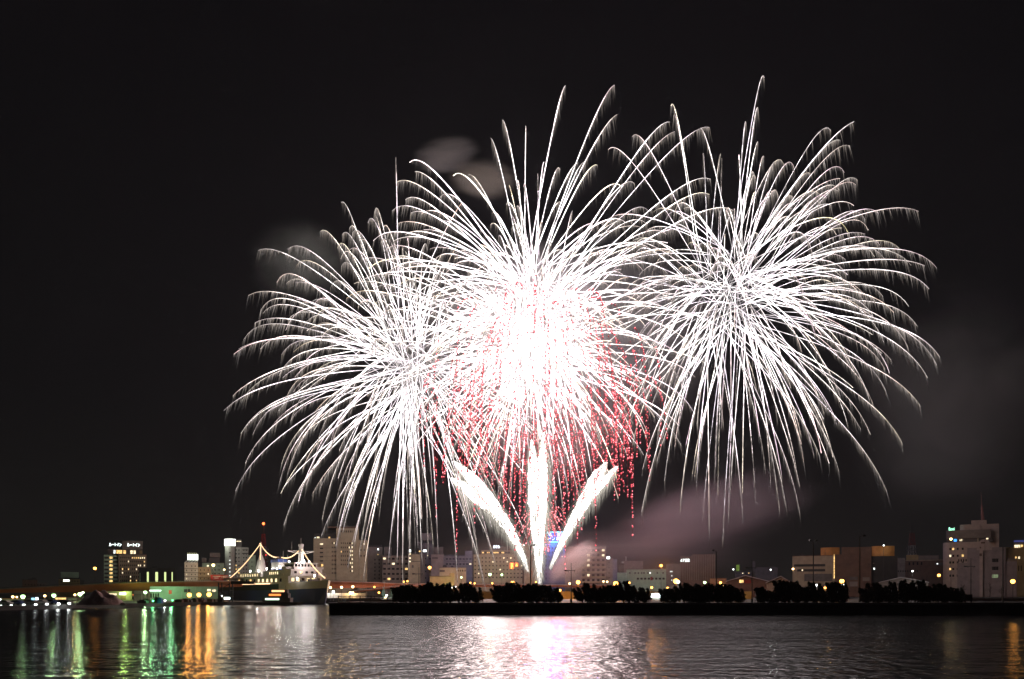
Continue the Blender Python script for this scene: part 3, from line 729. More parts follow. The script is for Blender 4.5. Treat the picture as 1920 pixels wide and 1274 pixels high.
# ================================================================== LAMPS
POLE = M("lamp_post_paint", (.06, .06, .06), .5, .2, 2.0, .4)
LC = {"mercury": (.58, 1.0, .42), "sodium": (1.0, .40, .07), "white": (.93, 1.0, .97), "warm": (1.0, .66, .28), "green": (.12, 1.0, .30), "blue": (.12, .35, 1)}
def lamp(px, py, D, kind, power, label, r=.55, e=9.0, ground=None, group=None, sides=1):
    power *= {'sodium': 2.9 if px > 760 else .7, 'mercury': .75, 'warm': 1.6}.get(kind, 1)
    if kind == 'sodium' and r > .55: r *= 1.25
    x, y, z = P(px, py, D)
    g = ground if ground is not None else (1.3 if D < 420 and x < -78 else 2.5)
    t = empty("street_lamp", (x, y, g), label=label, cat="lamp", group=group)
    hgt = z - g
    m = MB(); m.cyl(0, .0, 0, hgt - r * .9, .13, .08, 6); m.cyl(0, 0, 0, .5, .25, .2, 8); m.build("post", POLE, t)
    m = MB(); m.cyl(0, 0, hgt + r * .75, hgt + r * .75 + .18, r * .8, r * .3, 10); m.build("cap", POLE, t)
    m = MB(); m.ball((0, 0, hgt), r, 12, 8); m.build("globe", EM("lamp_globe_" + kind, LC[kind], e), t)
    point_light("lamp_light", (0, -r - .35, hgt - r * .3), LC[kind], power, r * .7, t)
    return t
row = "low white lamps along the waterside promenade"
for i, (px, py, n) in enumerate(((1, 1137, "at the left edge of the photo"), (21, 1136.5, "second from the left edge"), (44.5, 1135.2, "below the brightest greenish lamp"), (67, 1134.3, "below the pair of blue-white screens"), (88, 1133.6, "fifth from the left edge"), (110, 1132.6, "sixth from the left edge"), (130, 1131.8, "nearest the snow heap"))):
    lamp(px, py, 250 + i * 3, "white", 110, "low white globe lamp on the promenade, " + n, r=.42, e=7, group=row)
for px, py, D, pw, lb, r in ((43, 1119, 330, 3600, "tall bright greenish car park lamp, leftmost of three big ones", .75), (101, 1117, 340, 3000, "tall bright greenish car park lamp, middle of three big ones", .72), (150, 1114.5, 350, 3600, "tall bright greenish car park lamp, nearest the snow heap", .78)):
    lamp(px, py, D, "mercury", pw, lb, r)
for px, py, D, k, pw, lb, r in (
    (24, 1119.3, 360, "warm", 900, "small warm lamp left of the leftmost big greenish lamp", .5), (31.5, 1120, 380, "warm", 500, "tiny warm lamp hugging the leftmost big greenish lamp", .38),
    (84, 1117.5, 365, "warm", 900, "small warm-white lamp between the first two big greenish lamps", .5), (140.5, 1115.5, 365, "warm", 700, "small pale lamp left of the third big greenish lamp", .45), (155.5, 1111.5, 370, "mercury", 1400, "small greenish lamp just above the third big greenish lamp", .5),
    (178, 1066, 445, "sodium", 350, "single orange lamp on a tall post above the elevated road", .6),
    (272.5, 1111, 340, "mercury", 3200, "pale green lamp hanging before the green cladding wall", .62),
    (355, 1116, 362, "sodium", 3600, "orange quay lamp, leftmost of three left of the ship", .72), (373, 1115.5, 362, "sodium", 3600, "orange quay lamp, middle of three left of the ship", .7), (392, 1115, 362, "sodium", 4200, "orange quay lamp, nearest the ship's stern", .75),
    (400, 1060, 468, "warm", 2200, "warm wall lamp above the white apartment block's lower wing", .8), (420.5, 1068.5, 475, "warm", 900, "small warm lamp beside the slim tower's foot", .5),
    (619.5, 1102, 402, "warm", 400, "warm globe lamp on the fenced quay, nearest the ship's bow", .55), (640.5, 1101.5, 402, "warm", 400, "warm globe lamp on the fenced quay, second from the bow", .6), (661.5, 1100.5, 402, "warm", 400, "warm globe lamp on the fenced quay, third from the bow", .6),
    (612, 1109.5, 403, "white", 600, "low lamp tucked under the ship's bow", .5), (625, 1110, 403, "white", 600, "low bright lamp on the fenced quay beside the first globe lamp", .6), (657, 1112, 403, "warm", 500, "low orange-white lamp at the end of the fenced quay", .7), (661.5, 1111, 404, "warm", 350, "small low lamp right under the third globe lamp", .45),
    (805.5, 1064.5, 500, "sodium", 3200, "orange street lamp before the grey-pink block", .75),
    (883, 1101, 470, "mercury", 2400, "greenish street lamp left of the square-windowed hotel", .6), (918.5, 1077.5, 470, "mercury", 1500, "greenish floodlight lamp before the square-windowed hotel", .75), (941, 1078, 470, "mercury", 2200, "smaller greenish lamp right of the floodlight lamp", .55), (865, 1083, 475, "mercury", 1000, "small greenish lamp behind the cream two-storey building", .45),
    (890, 1094, 470, "sodium", 700, "tiny orange lamp on the road rail, second from its left", .42), (882, 1093, 470, "sodium", 700, "tiny orange lamp on the road rail, leftmost", .42),
    (961.5, 1093.5, 300, "sodium", 4200, "bright orange lamp above the second pine clump", .62), (1068, 1094.5, 440, "warm", 900, "small warm lamp left of the bright orange lamp under the balcony block", .5),
    (1084, 1092, 330, "sodium", 3200, "orange lamp right of the cross-shaped post below the balcony block", .6), (1131.5, 1090.5, 430, "warm", 800, "small warm lamp in front of the balcony block, left of a pair", .45), (1138.5, 1091, 430, "warm", 800, "small warm lamp in front of the balcony block, right of a pair", .45),
    (1154.5, 1094.5, 300, "sodium", 4600, "bright orange lamp at the right foot of the balcony block", .65), (1180, 1093, 420, "sodium", 1000, "small orange lamp before the pale green building's left end", .5),
    (1239.5, 1061, 470, "sodium", 350, "orange lamp on a tall thin post before the pale green building", .6), (1267.5, 1090, 310, "sodium", 900, "brightest orange lamp beside the striped building", .75), (1271.5, 1091.5, 308, "white", 1500, "white lamp touching the brightest orange lamp", .55),
    (1321.5, 1092.5, 330, "mercury", 2200, "pale greenish lamp at the foot of the striped building", .5), (1351, 1093, 330, "sodium", 1500, "orange lamp before the low box building", .5),
    (1487, 1067, 500, "warm", 1200, "warm lamp on the beige theatre's left corner", .6), (1578.5, 1090, 320, "sodium", 300, "bright orange lamp before the theatre's brown block", .65),
    (1760.5, 1079, 430, "sodium", 200, "orange lamp at the foot of the rounded department store", .6), (1899, 1090.5, 330, "sodium", 90, "bright orange lamp at the right edge before the grey-brick building", .66), (1783, 1011, 530, "warm", 500, "warm lamp on the department store's setback", .75)):
    lamp(px, py, D, k, pw, lb, r)
for px, py, D, k, pw, lb in (
    (702, 1101, 400, "sodium", 250, "small orange lamp on the lower pale ramp"), (757, 1091, 450, "sodium", 600, "small orange lamp where the ramp meets the leftmost pine clump, left of two"), (764, 1090, 450, "sodium", 600, "small orange lamp where the ramp meets the leftmost pine clump, right of two"),
    (846, 1103, 250, "white", 300, "cool white light glimmering through the leftmost pine clump, left of two"), (853, 1101, 250, "white", 300, "cool white light glimmering through the leftmost pine clump, right of two"), (872.5, 1110, 225, "sodium", 250, "small orange light low in the leftmost pine clump"),
    (1050, 1107, 225, "sodium", 250, "small orange light low at the right end of the second pine clump"), (966, 1107, 225, "mercury", 350, "small greenish light below the bright orange lamp in the second pine clump"),
    (1222, 1102, 300, "sodium", 120, "small orange lamp just left of the glowing white kiosk"), (1252, 1103, 300, "sodium", 120, "small orange lamp just right of the glowing white kiosk"), (1187, 1103, 260, "white", 200, "tiny white light in the third pine clump"), (1356, 1100, 260, "warm", 400, "small pinkish lamp below the low box building"),
    (1531, 1097.5, 260, "white", 500, "small white light in the fifth pine clump under the two-armed quay light"), (1547, 1102.5, 250, "sodium", 300, "small red-orange light in the fifth pine clump"), (1580, 1097, 300, "white", 400, "small white lamp right under the theatre's bright orange lamp"), (1711, 1071, 470, "white", 1800, "long-burning white lamp over the snowy shed below the lattice tower"),
    (1375, 1068, 520, "white", 300, "tiny white lamp on the dim olive warehouse's left side"), (1445, 1068.5, 520, "white", 250, "tiny white lamp on the dim olive warehouse's right side"), (1657, 1023, 530, "white", 300, "small white roof lamp above the theatre's right drum wall"), (923, 1094, 440, "sodium", 700, "small orange lamp on the elevated road below the square-windowed hotel"),
    (1005, 1092, 400, "sodium", 900, "small orange lamp beside the foot of the comets")):
    lamp(px, py, D, k, pw, lb, r=.32 if D < 300 else .42, e=6)
for px, py, D, k, lb in ((287, 1127, 300, "green", "small green marker lamp on the promenade, left of a blue tarp"), (323.5, 1126, 318, "green", "small green marker lamp on the promenade before the green wall"), (309.5, 1126.5, 312, "white", "small white lamp between two green marker lamps"), (416, 1118, 352, "white", "cool white lamp by the ship's gangway tower")):
    lamp(px, py, D, k, 220, lb, r=.34, e=6)

# tall unlit quay lights: dark poles with heads
def mast(px, D, ytop, label, heads, thin=.12):
    x = (px - 960) / F * D
    t = empty("light_mast", (x, D, 2.5), label=label, cat="lamp post", group="tall unlit quay lights")
    hz = Z(ytop, D) - 2.5
    m = MB(); m.cyl(0, 0, 0, hz, thin * 1.5, thin, 8); m.cyl(0, 0, 0, .9, .3, .26, 8); m.build("post", POLE, t)
    for dx in heads:
        s = 1 if dx > 0 else -1
        m = MB(); m.tube([(0, 0, hz - .1), (dx * .55, 0, hz + .1)], .06, 5); m.build("arm", POLE, t)
        m = MB(); m.tube([(dx * .5, 0, hz + .12), (dx * .62, 0, hz + .16), (dx, 0, hz + .24)], [.16, .3, .22], 8); m.build("lamp_head", POLE, t)
mast(995, 222, 1023.5, "tall dark quay light with one short arm right of the launch columns", [1.3])
mast(1343, 228, 1034, "tall dark quay light with one arm to the left beside the striped building", [-1.1])
mast(1525, 228, 1015, "tall dark quay light with two opposed heads before the theatre", [1.1, -1.1])
mast(1612, 226, 1006, "tall dark quay light with one arm to the right before the theatre", [1.6])
mast(1880.5, 224, 1026, "thin dark pole before the grey-brick building at the right", [], .13)
def crosspost(px, D, ytop, yb, label):
    x = (px - 960) / F * D
    t = empty("cross_post_lamp", (x, D, 2.5), label=label, cat="lamp post", group="mast-shaped quay lamps")
    hz, hb = Z(ytop, D) - 2.5, Z(yb, D) - 2.5
    m = MB(); m.cyl(0, 0, 0, hz, .14, .06, 8); m.cyl(0, 0, 0, 1, .28, .25, 8); m.build("post", POLE, t)
    m = MB(); m.tube([(-.9, 0, hb), (.9, 0, hb)], .08, 6); m.box(.85, 1.0, -.1, .1, hb - .15, hb + .15); m.build("yard", POLE, t)
    m = MB(); m.tube([(-1.75, 0, hb + .02), (-1.5, 0, hb + .02), (-.85, 0, hb)], [.12, .17, .1], 8); m.build("lamp_head", POLE, t)
    m = MB(); m.tube([(-.75, 0, hb), (-.75, 0, hb - .45)], .05, 5); m.tube([(.75, 0, hb), (.75, 0, hb - .45)], .05, 5); m.build("stay", POLE, t)
crosspost(785.5, 216, 1064, 1076.5, "cross-shaped quay lamp sticking out of the leftmost pine clump")
crosspost(1071, 216, 1055.5, 1070.3, "cross-shaped quay lamp before the launch smoke")
crosspost(1410, 216, 1049, 1065, "cross-shaped quay lamp between two pine clumps right of the striped building")
crosspost(1820.5, 214, 1047, 1062.5, "cross-shaped quay lamp before the grey-brick building")

# ================================================================== SHIP
SHIP = empty("ship", (-160.5, 480, 0), 0, "white and navy ferry strung with warm bulbs, moored with its bow to the right", "ship")
SHIP.rotation_euler = (0, 0, math.atan2(-.8, .6))
NAVY = M("navy_hull_paint", (.02, .05, .20), .45, .2, .1)
SHIPW = M("ship_white_paint", (.62, .58, .55), .5, .12, .2)
SHIPG = M("ship_deck_green", (.10, .16, .10), .6, .3)
LL = 130.0
def hull_part(name, zb, zt, mat, s0=0.0, s1=1.0):
    m = MB(); st = []
    for i in range(27):
        s = s0 + (s1 - s0) * i / 26
        def half(zz):
            f = (zz + 2) / 12.5
            wb = 9.0 * min(1, .55 + s / .16 * .45)
            if s > .66:
                q = (s - .66) / .34
                wb *= max(0.0, (1 - q ** (2.3 + 2.0 * f)))
            return max(.06, wb)
        x0 = s * LL
        rake = lambda zz: x0 + (3.5 * (zz / 10.0) if s > .6 else 0) * max(0, (s - .6) / .4) ** 2
        sheer = (1.6 * max(0, (s - .7) / .3) ** 1.6)
        ztt = zt + (sheer if zt > 8 else sheer * .55); zbb = zb + (sheer * .55 if zb > 2 else 0)
        st.append([(rake(zbb), -half(zbb), zbb), (rake(ztt), -half(ztt), ztt), (rake(ztt), half(ztt), ztt), (rake(zbb), half(zbb), zbb)])
    vs = [p for q in st for p in q]; fs = []
    for i in range(26):
        for k in range(4):
            fs.append((i * 4 + k, i * 4 + (k + 1) % 4, i * 4 + 4 + (k + 1) % 4, i * 4 + 4 + k))
    fs += [(3, 2, 1, 0), (104, 105, 106, 107)]
    m.add(vs, fs)
    return m.build(name, mat, SHIP)
hull_part("hull", -2, 6.2, NAVY)
hull_part("upper_hull", 6.203, 9.0, M("dim_green_lit_navy", (.035, .06, .05), .6, .3, .2), 0, .76); hull_part("bulwark", 6.203, 9.0, SHIPW, .7602, 1)  # navy aft band darkened and greened for its dim, green-lit side
m = MB(); m.box(20, 109, -8.2, 8.2, 9.0, 12.6); m.build("cabin_deck", SHIPW, SHIP)
m = MB(); m.box(16, 112.5, -8.9, 8.9, 12.603, 12.9); m.build("boat_deck", SHIPW, SHIP)
m = MB(); m.box(84, 110.5, -7.6, 7.6, 12.903, 15.9); m.build("upper_cabin", SHIPW, SHIP)
m = MB(); m.box(70, 84, -5.5, 5.5, 12.903, 15.6); m.box(34, 66, -5, 5, 12.903, 15.2); m.build("deck_house", SHIPW, SHIP)
m = MB(); m.box(98, 109.5, -5.6, 5.6, 15.903, 18.6); m.box(97, 110.2, -5.9, 5.9, 18.603, 18.85); m.box(103.5, 108.5, -9.2, -5.603, 15.903, 17.0); m.box(103.5, 108.5, 5.603, 9.2, 15.903, 17.0); m.build("bridge", SHIPW, SHIP)
WG = glass_dark()
m = MB()
for k in range(7): m.box(109.5, 109.58, -5.2 + k * 1.5, -4.2 + k * 1.5, 17.0, 18.2)
for k in range(6): m.box(99 + k * 1.7, 100.1 + k * 1.7, -5.66, -5.6, 17.0, 18.2)
m.build("bridge_windows", WG, SHIP)
LITP = room_mat("lit_cabin", (1, .78, .42), 1.8)
for k in range(6):
    m = MB(); m.box(109.003, 109.08, -6.8 + k * 2.5, -5.4 + k * 2.5, 10.3, 11.8); m.build("cabin_window", LITP if k in (0, 1, 3, 4) else WG, SHIP)
for k in range(5):
    m = MB(); m.box(110.5, 110.57, -6 + k * 2.7, -4.8 + k * 2.7, 13.8, 14.9); m.build("cabin_window", LITP if k in (1,) else WG, SHIP)
for k in range(14):
    m = MB(); m.box(26 + k * 5.6, 28.2 + k * 5.6, -8.27, -8.203, 10.1, 11.7); m.build("cabin_window", LITP if 7 < k < 13 else (LIT_WARM if k % 3 == 0 else WG), SHIP)
m = MB()
for k in range(30): m.box(18 + k * 3.1, 18.12 + k * 3.1, -8.88, -8.76, 12.903, 13.9)
for zz in (13.4, 13.9): m.tube([(17, -8.82, zz), (112, -8.82, zz)], .05, 4); 
for k in range(14): m.box(112.2, 112.3, -8.6 + k * 1.32, -8.5 + k * 1.32, 12.903, 13.9)
m.tube([(112.25, -8.6, 13.9), (112.25, 8.6, 13.9)], .05, 4); m.build("railing", SHIPW, SHIP)
m = MB()
for k in range(5): m.box(84.5 + k * 2.4, 85.5 + k * 2.4, -7.68, -7.603, 13.7, 14.9)
for k in range(8): m.box(37 + k * 3.4, 38.4 + k * 3.4, -5.06, -5.003, 13.3, 14.5)
m.build("deck_house_windows", LITP, SHIP)
# funnel
fn = MB(); fn.add([(74, -2.6, 15.2), (83.5, -2.6, 15.2), (83.5, 2.6, 15.2), (74, 2.6, 15.2), (73, -2.2, 19.9), (82, -2.2, 19.9), (82, 2.2, 19.9), (73, 2.2, 19.9)], [(0, 3, 2, 1), (4, 5, 6, 7), (0, 1, 5, 4), (1, 2, 6, 5), (2, 3, 7, 6), (3, 0, 4, 7)])
fo = fn.build("funnel", SHIPW, SHIP)
m = MB(); m.box(73.6, 83.75, -2.72, 2.72, 15.2, 16.7); m.build("funnel_band", M("funnel_blue", (.03, .07, .36), .5), fo)
m = MB(); m.box(72.6, 82.4, -2.45, 2.45, 19.903, 21.3); m.build("funnel_top", M("funnel_top_blue", (.05, .09, .30), .5), fo)
m = MB(); m.cyl(77, 0, 21.303, 22.4, 1.5, 1.2, 10); m.cyl(77.5, .6, 22.4, 26, .08, .06, 5); m.build("funnel_pipe", GREY2, fo)
# masts
m = MB(); m.tube([(52.8, 0, 15.2), (52.8, 0, 21.5), (52.8, 0, 24.5), (52.8, 0, 31)], [2.9, 1.9, .6, .35], 10); m.build("aft_mast", SHIPW, SHIP)
fm = MB(); fm.tube([(104, 0, 18.85), (104, 0, 26.6)], [1.35, .95], 12); fm.cyl(104, 0, 26.603, 27.6, 1.25, 1.25, 12); fo2 = fm.build("fore_mast", SHIPW, SHIP)
m = MB(); m.tube([(104, -6.5, 24.3), (104, 0, 22.9), (104, 6.5, 24.3)], .2, 5); m.tube([(104, -6.5, 24.4), (104, 6.5, 24.4)], .12, 5); m.tube([(101, 0, 24), (107.5, 0, 24)], .15, 5); m.tube([(104, -4.5, 24.3), (104, -4.5, 28.6)], .08, 5); m.tube([(104, 0, 27.6), (104, 0, 30.5)], .12, 5)
for a in range(10): m.tube([(104 + 2.4 * math.cos(a * .628), 2.4 * math.sin(a * .628), 23.5), (104 + 2.4 * math.cos(a * .628 + .628), 2.4 * math.sin(a * .628 + .628), 23.5)], .1, 4)
m.build("yard", SHIPW, fo2)
m = MB(); m.tube([(90, -3, 15.9), (90, -3, 25)], .1, 5); m.tube([(93, -2, 15.9), (93, -2, 23)], .08, 5); m.build("aerial", SHIPW, SHIP)
m = MB(); m.tube([(122, 0, 10), (122, 0, 14)], .25, 6); m.box(116, 119, -2, 2, 9.6, 11.2); m.box(113.5, 115.5, -4.5, -3, 9.4, 10.6); m.box(113.5, 115.5, 3, 4.5, 9.4, 10.6); m.build("windlass", GREY2, SHIP)
# bulb strings
BULB = EM("warm_bulb", (1.0, .62, .33), 3.0)
def garland(a, b_, sag, name="bulb_string", n=None, r=.26):
    a, b_ = Vector(a), Vector(b_); L_ = (b_ - a).length; n = n or int(L_ / .95)
    m = MB()
    for i in range(n + 1):
        t = i / n; p = a.lerp(b_, t); p.z -= 4 * sag * t * (1 - t)
        m.ball(p, r, 6, 4)
    pts = [a.lerp(b_, i / 10) - Vector((0, 0, 4 * sag * (i / 10) * (1 - i / 10))) for i in range(11)]
    o = m.build(name, BULB, SHIP); m2 = MB(); m2.tube(pts, .05, 4); m2.build("cable", STEEL, o)
garland((52.8, 0, 30.6), (8, -5, 10.3), 2.2); garland((52.8, -.4, 30.3), (76, 0, 22.4), 2.0); garland((81, 0, 22.2), (104, 0, 25.8), 1.8); garland((104.5, 0, 25.6), (130, 0, 11.6), 1.4); garland((53.5, -.5, 30.0), (60, -3, 22), .3)
garland((1, -6.6, 9.9), (13, -8.4, 9.9), 0); garland((17, -8.95, 9.35), (88, -8.95, 9.35), 0)
FLOOD = EM("deck_flood_and_fill", (1, .97, .9), 10)
for (x, y, z, pw) in ((47, -3.4, 16.2, 900), (58.5, -3.4, 16.2, 900), (101, -4.5, 19.6, 1500), (107.5, 2.5, 19.5, 1600), (86, -4.5, 16.6, 900), (70, -3.5, 17, 1200), (86.5, -3.2, 17.5, 900), (119, -8.2, 11.6, 420), (127, -3.5, 12.6, 420)):  # funnel and bow lamps are added to brighten the funnel and bulwark
    m = MB(); m.ball((x, y, z), .42, 8, 6); m.cyl(x, y, z - .9, z - .4, .1, .1, 5); m.build("flood_and_fill_lamp", FLOOD, SHIP)
    point_light("flood_and_fill_light", (x, y - .75, z + .4), (1, .96, .88), pw, .3, SHIP)
m = MB(); m.ball((111, -2, 19.4), .75, 10, 8); m.build("search_lamp", EM("search_lamp", (.95, 1, 1), 30), SHIP)
point_light("search_light", (112.3, -2, 19.4), (1, .80, .80), 1500, .5, SHIP)  # pink tint adds the fireworks' light on the bridge front

# gangway tower at the stern, lit boat in front, dark clutter on the quay
t = empty("gangway_tower", (P(423, 1130, 352).x, 352, 1.3), label="dark steel gangway tower at the ship's stern", cat="gangway")
m = MB()
for sx in (-2.2, 2.2):
    for sy in (-2, 2): m.box(sx - .2, sx + .2, sy - .2, sy + .2, 0, 7.8)
for zz in (2.2, 4.6, 7.2): m.box(-2.5, 2.5, -2.3, 2.3, zz, zz + .22)
m.tube([(-2, -2.2, 0), (2, -2.2, 2.2)], .12, 4); m.tube([(2, -2.2, 2.4), (-2, -2.2, 4.6)], .12, 4); m.tube([(-2, -2.2, 4.8), (2, -2.2, 7.2)], .12, 4); m.build("frame", STEEL, t)
m = MB(); m.box(2.5, 12, -1, 1, 7.25, 7.5); m.box(2.5, 12, -1.05, -.95, 7.5, 8.5); m.build("walkway", STEEL, t)
m = MB(); m.box(-1.9, 1.0, -1.8, 1.8, .2, 2.1); m.build("cabin", BROWN, t); m = MB(); m.box(.2, 2.6, -2.5, -2.35, 1.0, 1.9); m.build("lit_panel", SIGN_WHITE, t)
bt = empty("excursion_boat", (P(522, 1134, 345).x, 345, 0), R(-6), "small dark excursion boat with orange, red and pale lit strips before the ferry", "boat")
m = MB(); m.extrude_y([(-9.5, .3), (-8.6, -.5), (7.5, -.5), (10, 1.3), (-9.5, 1.1)], -2, 2); m.build("hull", DARKB, bt)
m = MB(); m.box(-6, 5.5, -1.7, 1.7, 1.2, 3.0); m.box(-3.8, 4.6, -1.5, 1.5, 3.003, 4.9); m.box(-2.4, 4, -1.2, 1.2, 4.903, 6.3); m.build("cabin", GREY2, bt)
for z0, a, c, nm, cl in ((2.1, -4.8, 1.0, "pale", (.7, 1, .72)), (3.8, -3.3, 1.6, "red", (1, .22, .05)), (5.35, -2.3, 3.0, "orange", (1, .5, .22))):
    m = MB(); yy = {2.1: -1.7, 3.8: -1.5, 5.35: -1.2}[z0]; m.box(a, c, yy - .1, yy - .004, z0, z0 + .75); m.build("light_streak_band", EM("boat_strip_" + nm, cl, 2.2), bt)  # glowing bands stand in for the passing boat's light streaks
m = MB(); m.tube([(3, 0, 6.303), (3, 0, 8)], .06, 5); m.build("mast", STEEL, bt)
tg = "dark cargo pallets and crates along the left quay"
for i in range(16):
    px = 268 + i * 9.6 + rng.uniform(-2, 2); D = 300 + (px - 268) * .36
    if 283 < px < 292 or 305 < px < 328: continue
    x = (px - 960) / F * D
    c = empty("crate_stack", (x, D, 1.3), rng.uniform(-.3, .3), "dark covered crate stack on the low quay, number %s from the left" % ["one", "two", "three", "four", "five", "six", "seven", "eight", "nine", "ten", "eleven", "twelve", "thirteen", "fourteen", "fifteen", "sixteen"][i], "crate", tg)
    wx, hh = rng.uniform(1.0, 1.9), rng.uniform(.7, 1.5)
    m = MB(); m.box(-wx, wx, -.8, .8, .15, hh); m.box(-wx * .6, wx * .5, -.6, .6, hh + .003, hh + rng.uniform(.2, .7)); m.build("crates", BROWN if i % 3 else GREY2, c)
    m = MB()
    for q in (-.8, 0, .8): m.box(wx * q - .1, wx * q + .1, -.85, .85, 0, .147)
    m.build("pallet", BROWN, c)
m = MB(); m.extrude_y([(-.9, 0), (.9, 0), (.7, 1.6), (.1, 2.1), (-.6, 1.7)], -.7, .7)
o = m.build("covered_load", M("blue_tarp", (.02, .06, .45), .5), None); o.location = (P(300, 1128, 303).x, 303, 1.3); tag(o, "blue tarp over a load on the low quay between two green lamps", "tarp")
# snow heap
m = MB(); n = 40; vs = []; fs = []
for j in range(n + 1):
    for i in range(n + 1):
        x, y = -1 + 2 * i / n, -1 + 2 * j / n
        r_ = math.hypot(x * (1.0 if x < .1 else .9), y)
        h_ = max(0, 1 - r_ ** 1.9) * 3.9 * (1 + 0.30 * math.sin(7 * x + 3 * y) * math.sin(5 * y - x)) + (.16 * rng.random() if r_ < 1 else 0) - .02
        vs.append((x * 7.0, y * 5, h_))
for j in range(n):
    for i in range(n):
        a = j * (n + 1) + i; fs.append((a, a + 1, a + n + 2, a + n + 1))
m.add(vs, fs); o = m.build("snow_heap", M("dirty_snow", (.70, .52, .50), .95, .3, .6)); o.location = (P(187, 1137, 262).x, 262, 1.3); tag(o, "big dirty snow heap on the promenade below the elevated road", "snow heap")

# green wall under the road, its sign and posts; lit kiosks of the car park
g = Bld("warehouse", "pale green cladding wall lit green under the elevated road left of the ship", "warehouse", 250, 420, 410)
g.body(282, 412, 1100, GREENW, depth=8); g.body(252, 281.7, 1108, GREYW, y=.5, depth=7, name="wing"); g.pane(252, 281, 1115, 1116, ROOFM, y=.5, name="ledge")
g.pane(281, 302, 1107, 1108.6, SIGN_WHITE, name="lit_sign"); g.pane(316.5, 322, 1107, 1114, EM("poster_light", (1, .3, .12), .5), name="lit_poster"); g.pane(345, 357, 1105, 1111, GREY2); g.grid(lin(284, 297, 4), [1117], 2.4, 9); g.pane(389, 396, 1105, 1109, LIT_PALE); g.pane(399, 406, 1106, 1110, LIT_PALE)
point_light("wall_light", (g.u(320), -9, 5.5), (.45, 1, .5), 1700, .5, g.root); point_light("wall_light", (g.u(290), -8, 6), (.6, 1, .55), 700, .5, g.root)
def post(px, D, y0, name, label, mat=POLE, r=.1):
    m = MB(); x = (px - 960) / F * D; m.cyl(0, 0, 0, Z(y0, D) - 1.3, r, r * .8, 6); m.ball((0, 0, Z(y0, D) - 1.3), r * 1.4, 6, 4)
    o = m.build(name, mat); o.location = (x, D, 1.3); tag(o, label, "post", "pale flag posts before the green wall")
for px, y0 in ((266, 1112), (279.5, 1111), (340.5, 1110), (351.5, 1102), (357.5, 1103), (366, 1102), (400.5, 1104)): post(px, 385, y0, "flag_post", "slim pale flag post before the green wall, " + {266: "leftmost", 279.5: "second from the left", 340.5: "third from the left", 351.5: "left of the close pair", 357.5: "right of the close pair", 366: "second from the right", 400.5: "nearest the ship"}[px], SHIPW)
k = Bld("kiosk", "long low lit shop front in the car park behind the promenade", "shop", 0, 160, 400)
k.body(-20, 47, 1122, OCHRE, depth=6); k.body(47.3, 66, 1121, GREY2, depth=6, name="wing"); k.body(100, 160, 1120, GREYW, depth=6, name="wing"); k.pane(-15, 45, 1124, 1128, GREENW, name="shop_front")
k.pane(59, 65, 1121.3, 1127, EM("blue_screen", (.35, .75, 1), 2.0), name="screen"); k.pane(66.5, 72, 1120.5, 1127, EM("white_screen", (.85, .9, 1), 3.0), name="screen"); k.pane(0.5, 3.5, 1122.5, 1127, SIGN_WHITE, name="screen")
k.pane(104, 124, 1121, 1124.5, LIT_WARM); k.pane(128, 145, 1122.5, 1126, GREENW, name="shop_front")
k = Bld("kiosk", "long white-lit shop front under the road beside the snow heap", "shop", 195, 250, 410)
k.body(198, 248, 1109, GREYW, depth=5); k.pane(204, 219, 1113, 1116.3, LIT_PALE); k.pane(224, 236, 1112, 1115.5, SIGN_WHITE); point_light("sign_light", (k.u(234), -2.2, k.z(1111)), (.62, 1, .22), 1900, .5, k.root); k.pane(248.6, 255, 1115, 1116.7, EM("red_small_sign", (1, .2, .05), 1.5)); k.pane(221, 229, 1127, 1131, CREAM, y=-.2); k.pane(226, 236, 1116.8, 1125, BROWN)
# parked cars on the promenade
def car(px, D, rz, col, label):
    t = empty("parked_car", ((px - 960) / F * D, D, 1.3), rz, label, "car", "cars parked along the promenade")
    m = MB(); m.extrude_y([(-2.1, .35), (2.1, .35), (2.15, .75), (1.3, .95), (.75, 1.42), (-1.1, 1.45), (-1.85, .98), (-2.15, .9)], -.85, .85); m.build("body", col, t)
    m = MB(); m.extrude_y([(1.15, .98), (.68, 1.36), (-1.02, 1.38), (-1.6, 1.0)], -.862, .862); m.build("windows", glass_dark(), t)
    for sx in (-1.3, 1.3):
        for sy in (-.72, .72):
            m = MB(); m.tube([(sx, sy - .12, .32), (sx, sy + .12, .32)], .32, 12); m.build("wheel", DARKB, t)
cols = [("white", SHIPW), ("silver", GREYW), ("black", DARKB), ("dark blue", NAVY)]
for i, px in enumerate((10, 30, 36, 53, 60, 74, 81, 95, 102, 118, 124)):
    nm, mt = cols[(i * 3 + i // 3) % 4]
    car(px, 262 + i * 2 + rng.uniform(-2, 2), rng.uniform(-.2, .2) + (math.pi if i % 2 else 0), mt, "%s car parked on the promenade, %s" % (nm, ["leftmost of the row", "between the second and third white lamps", "just left of the third white lamp", "just right of the third white lamp", "left of the fourth white lamp", "right of the fourth white lamp", "left of the fifth white lamp", "right of the fifth white lamp", "left of the sixth white lamp", "right of the sixth white lamp", "just left of the last white lamp"][i]))

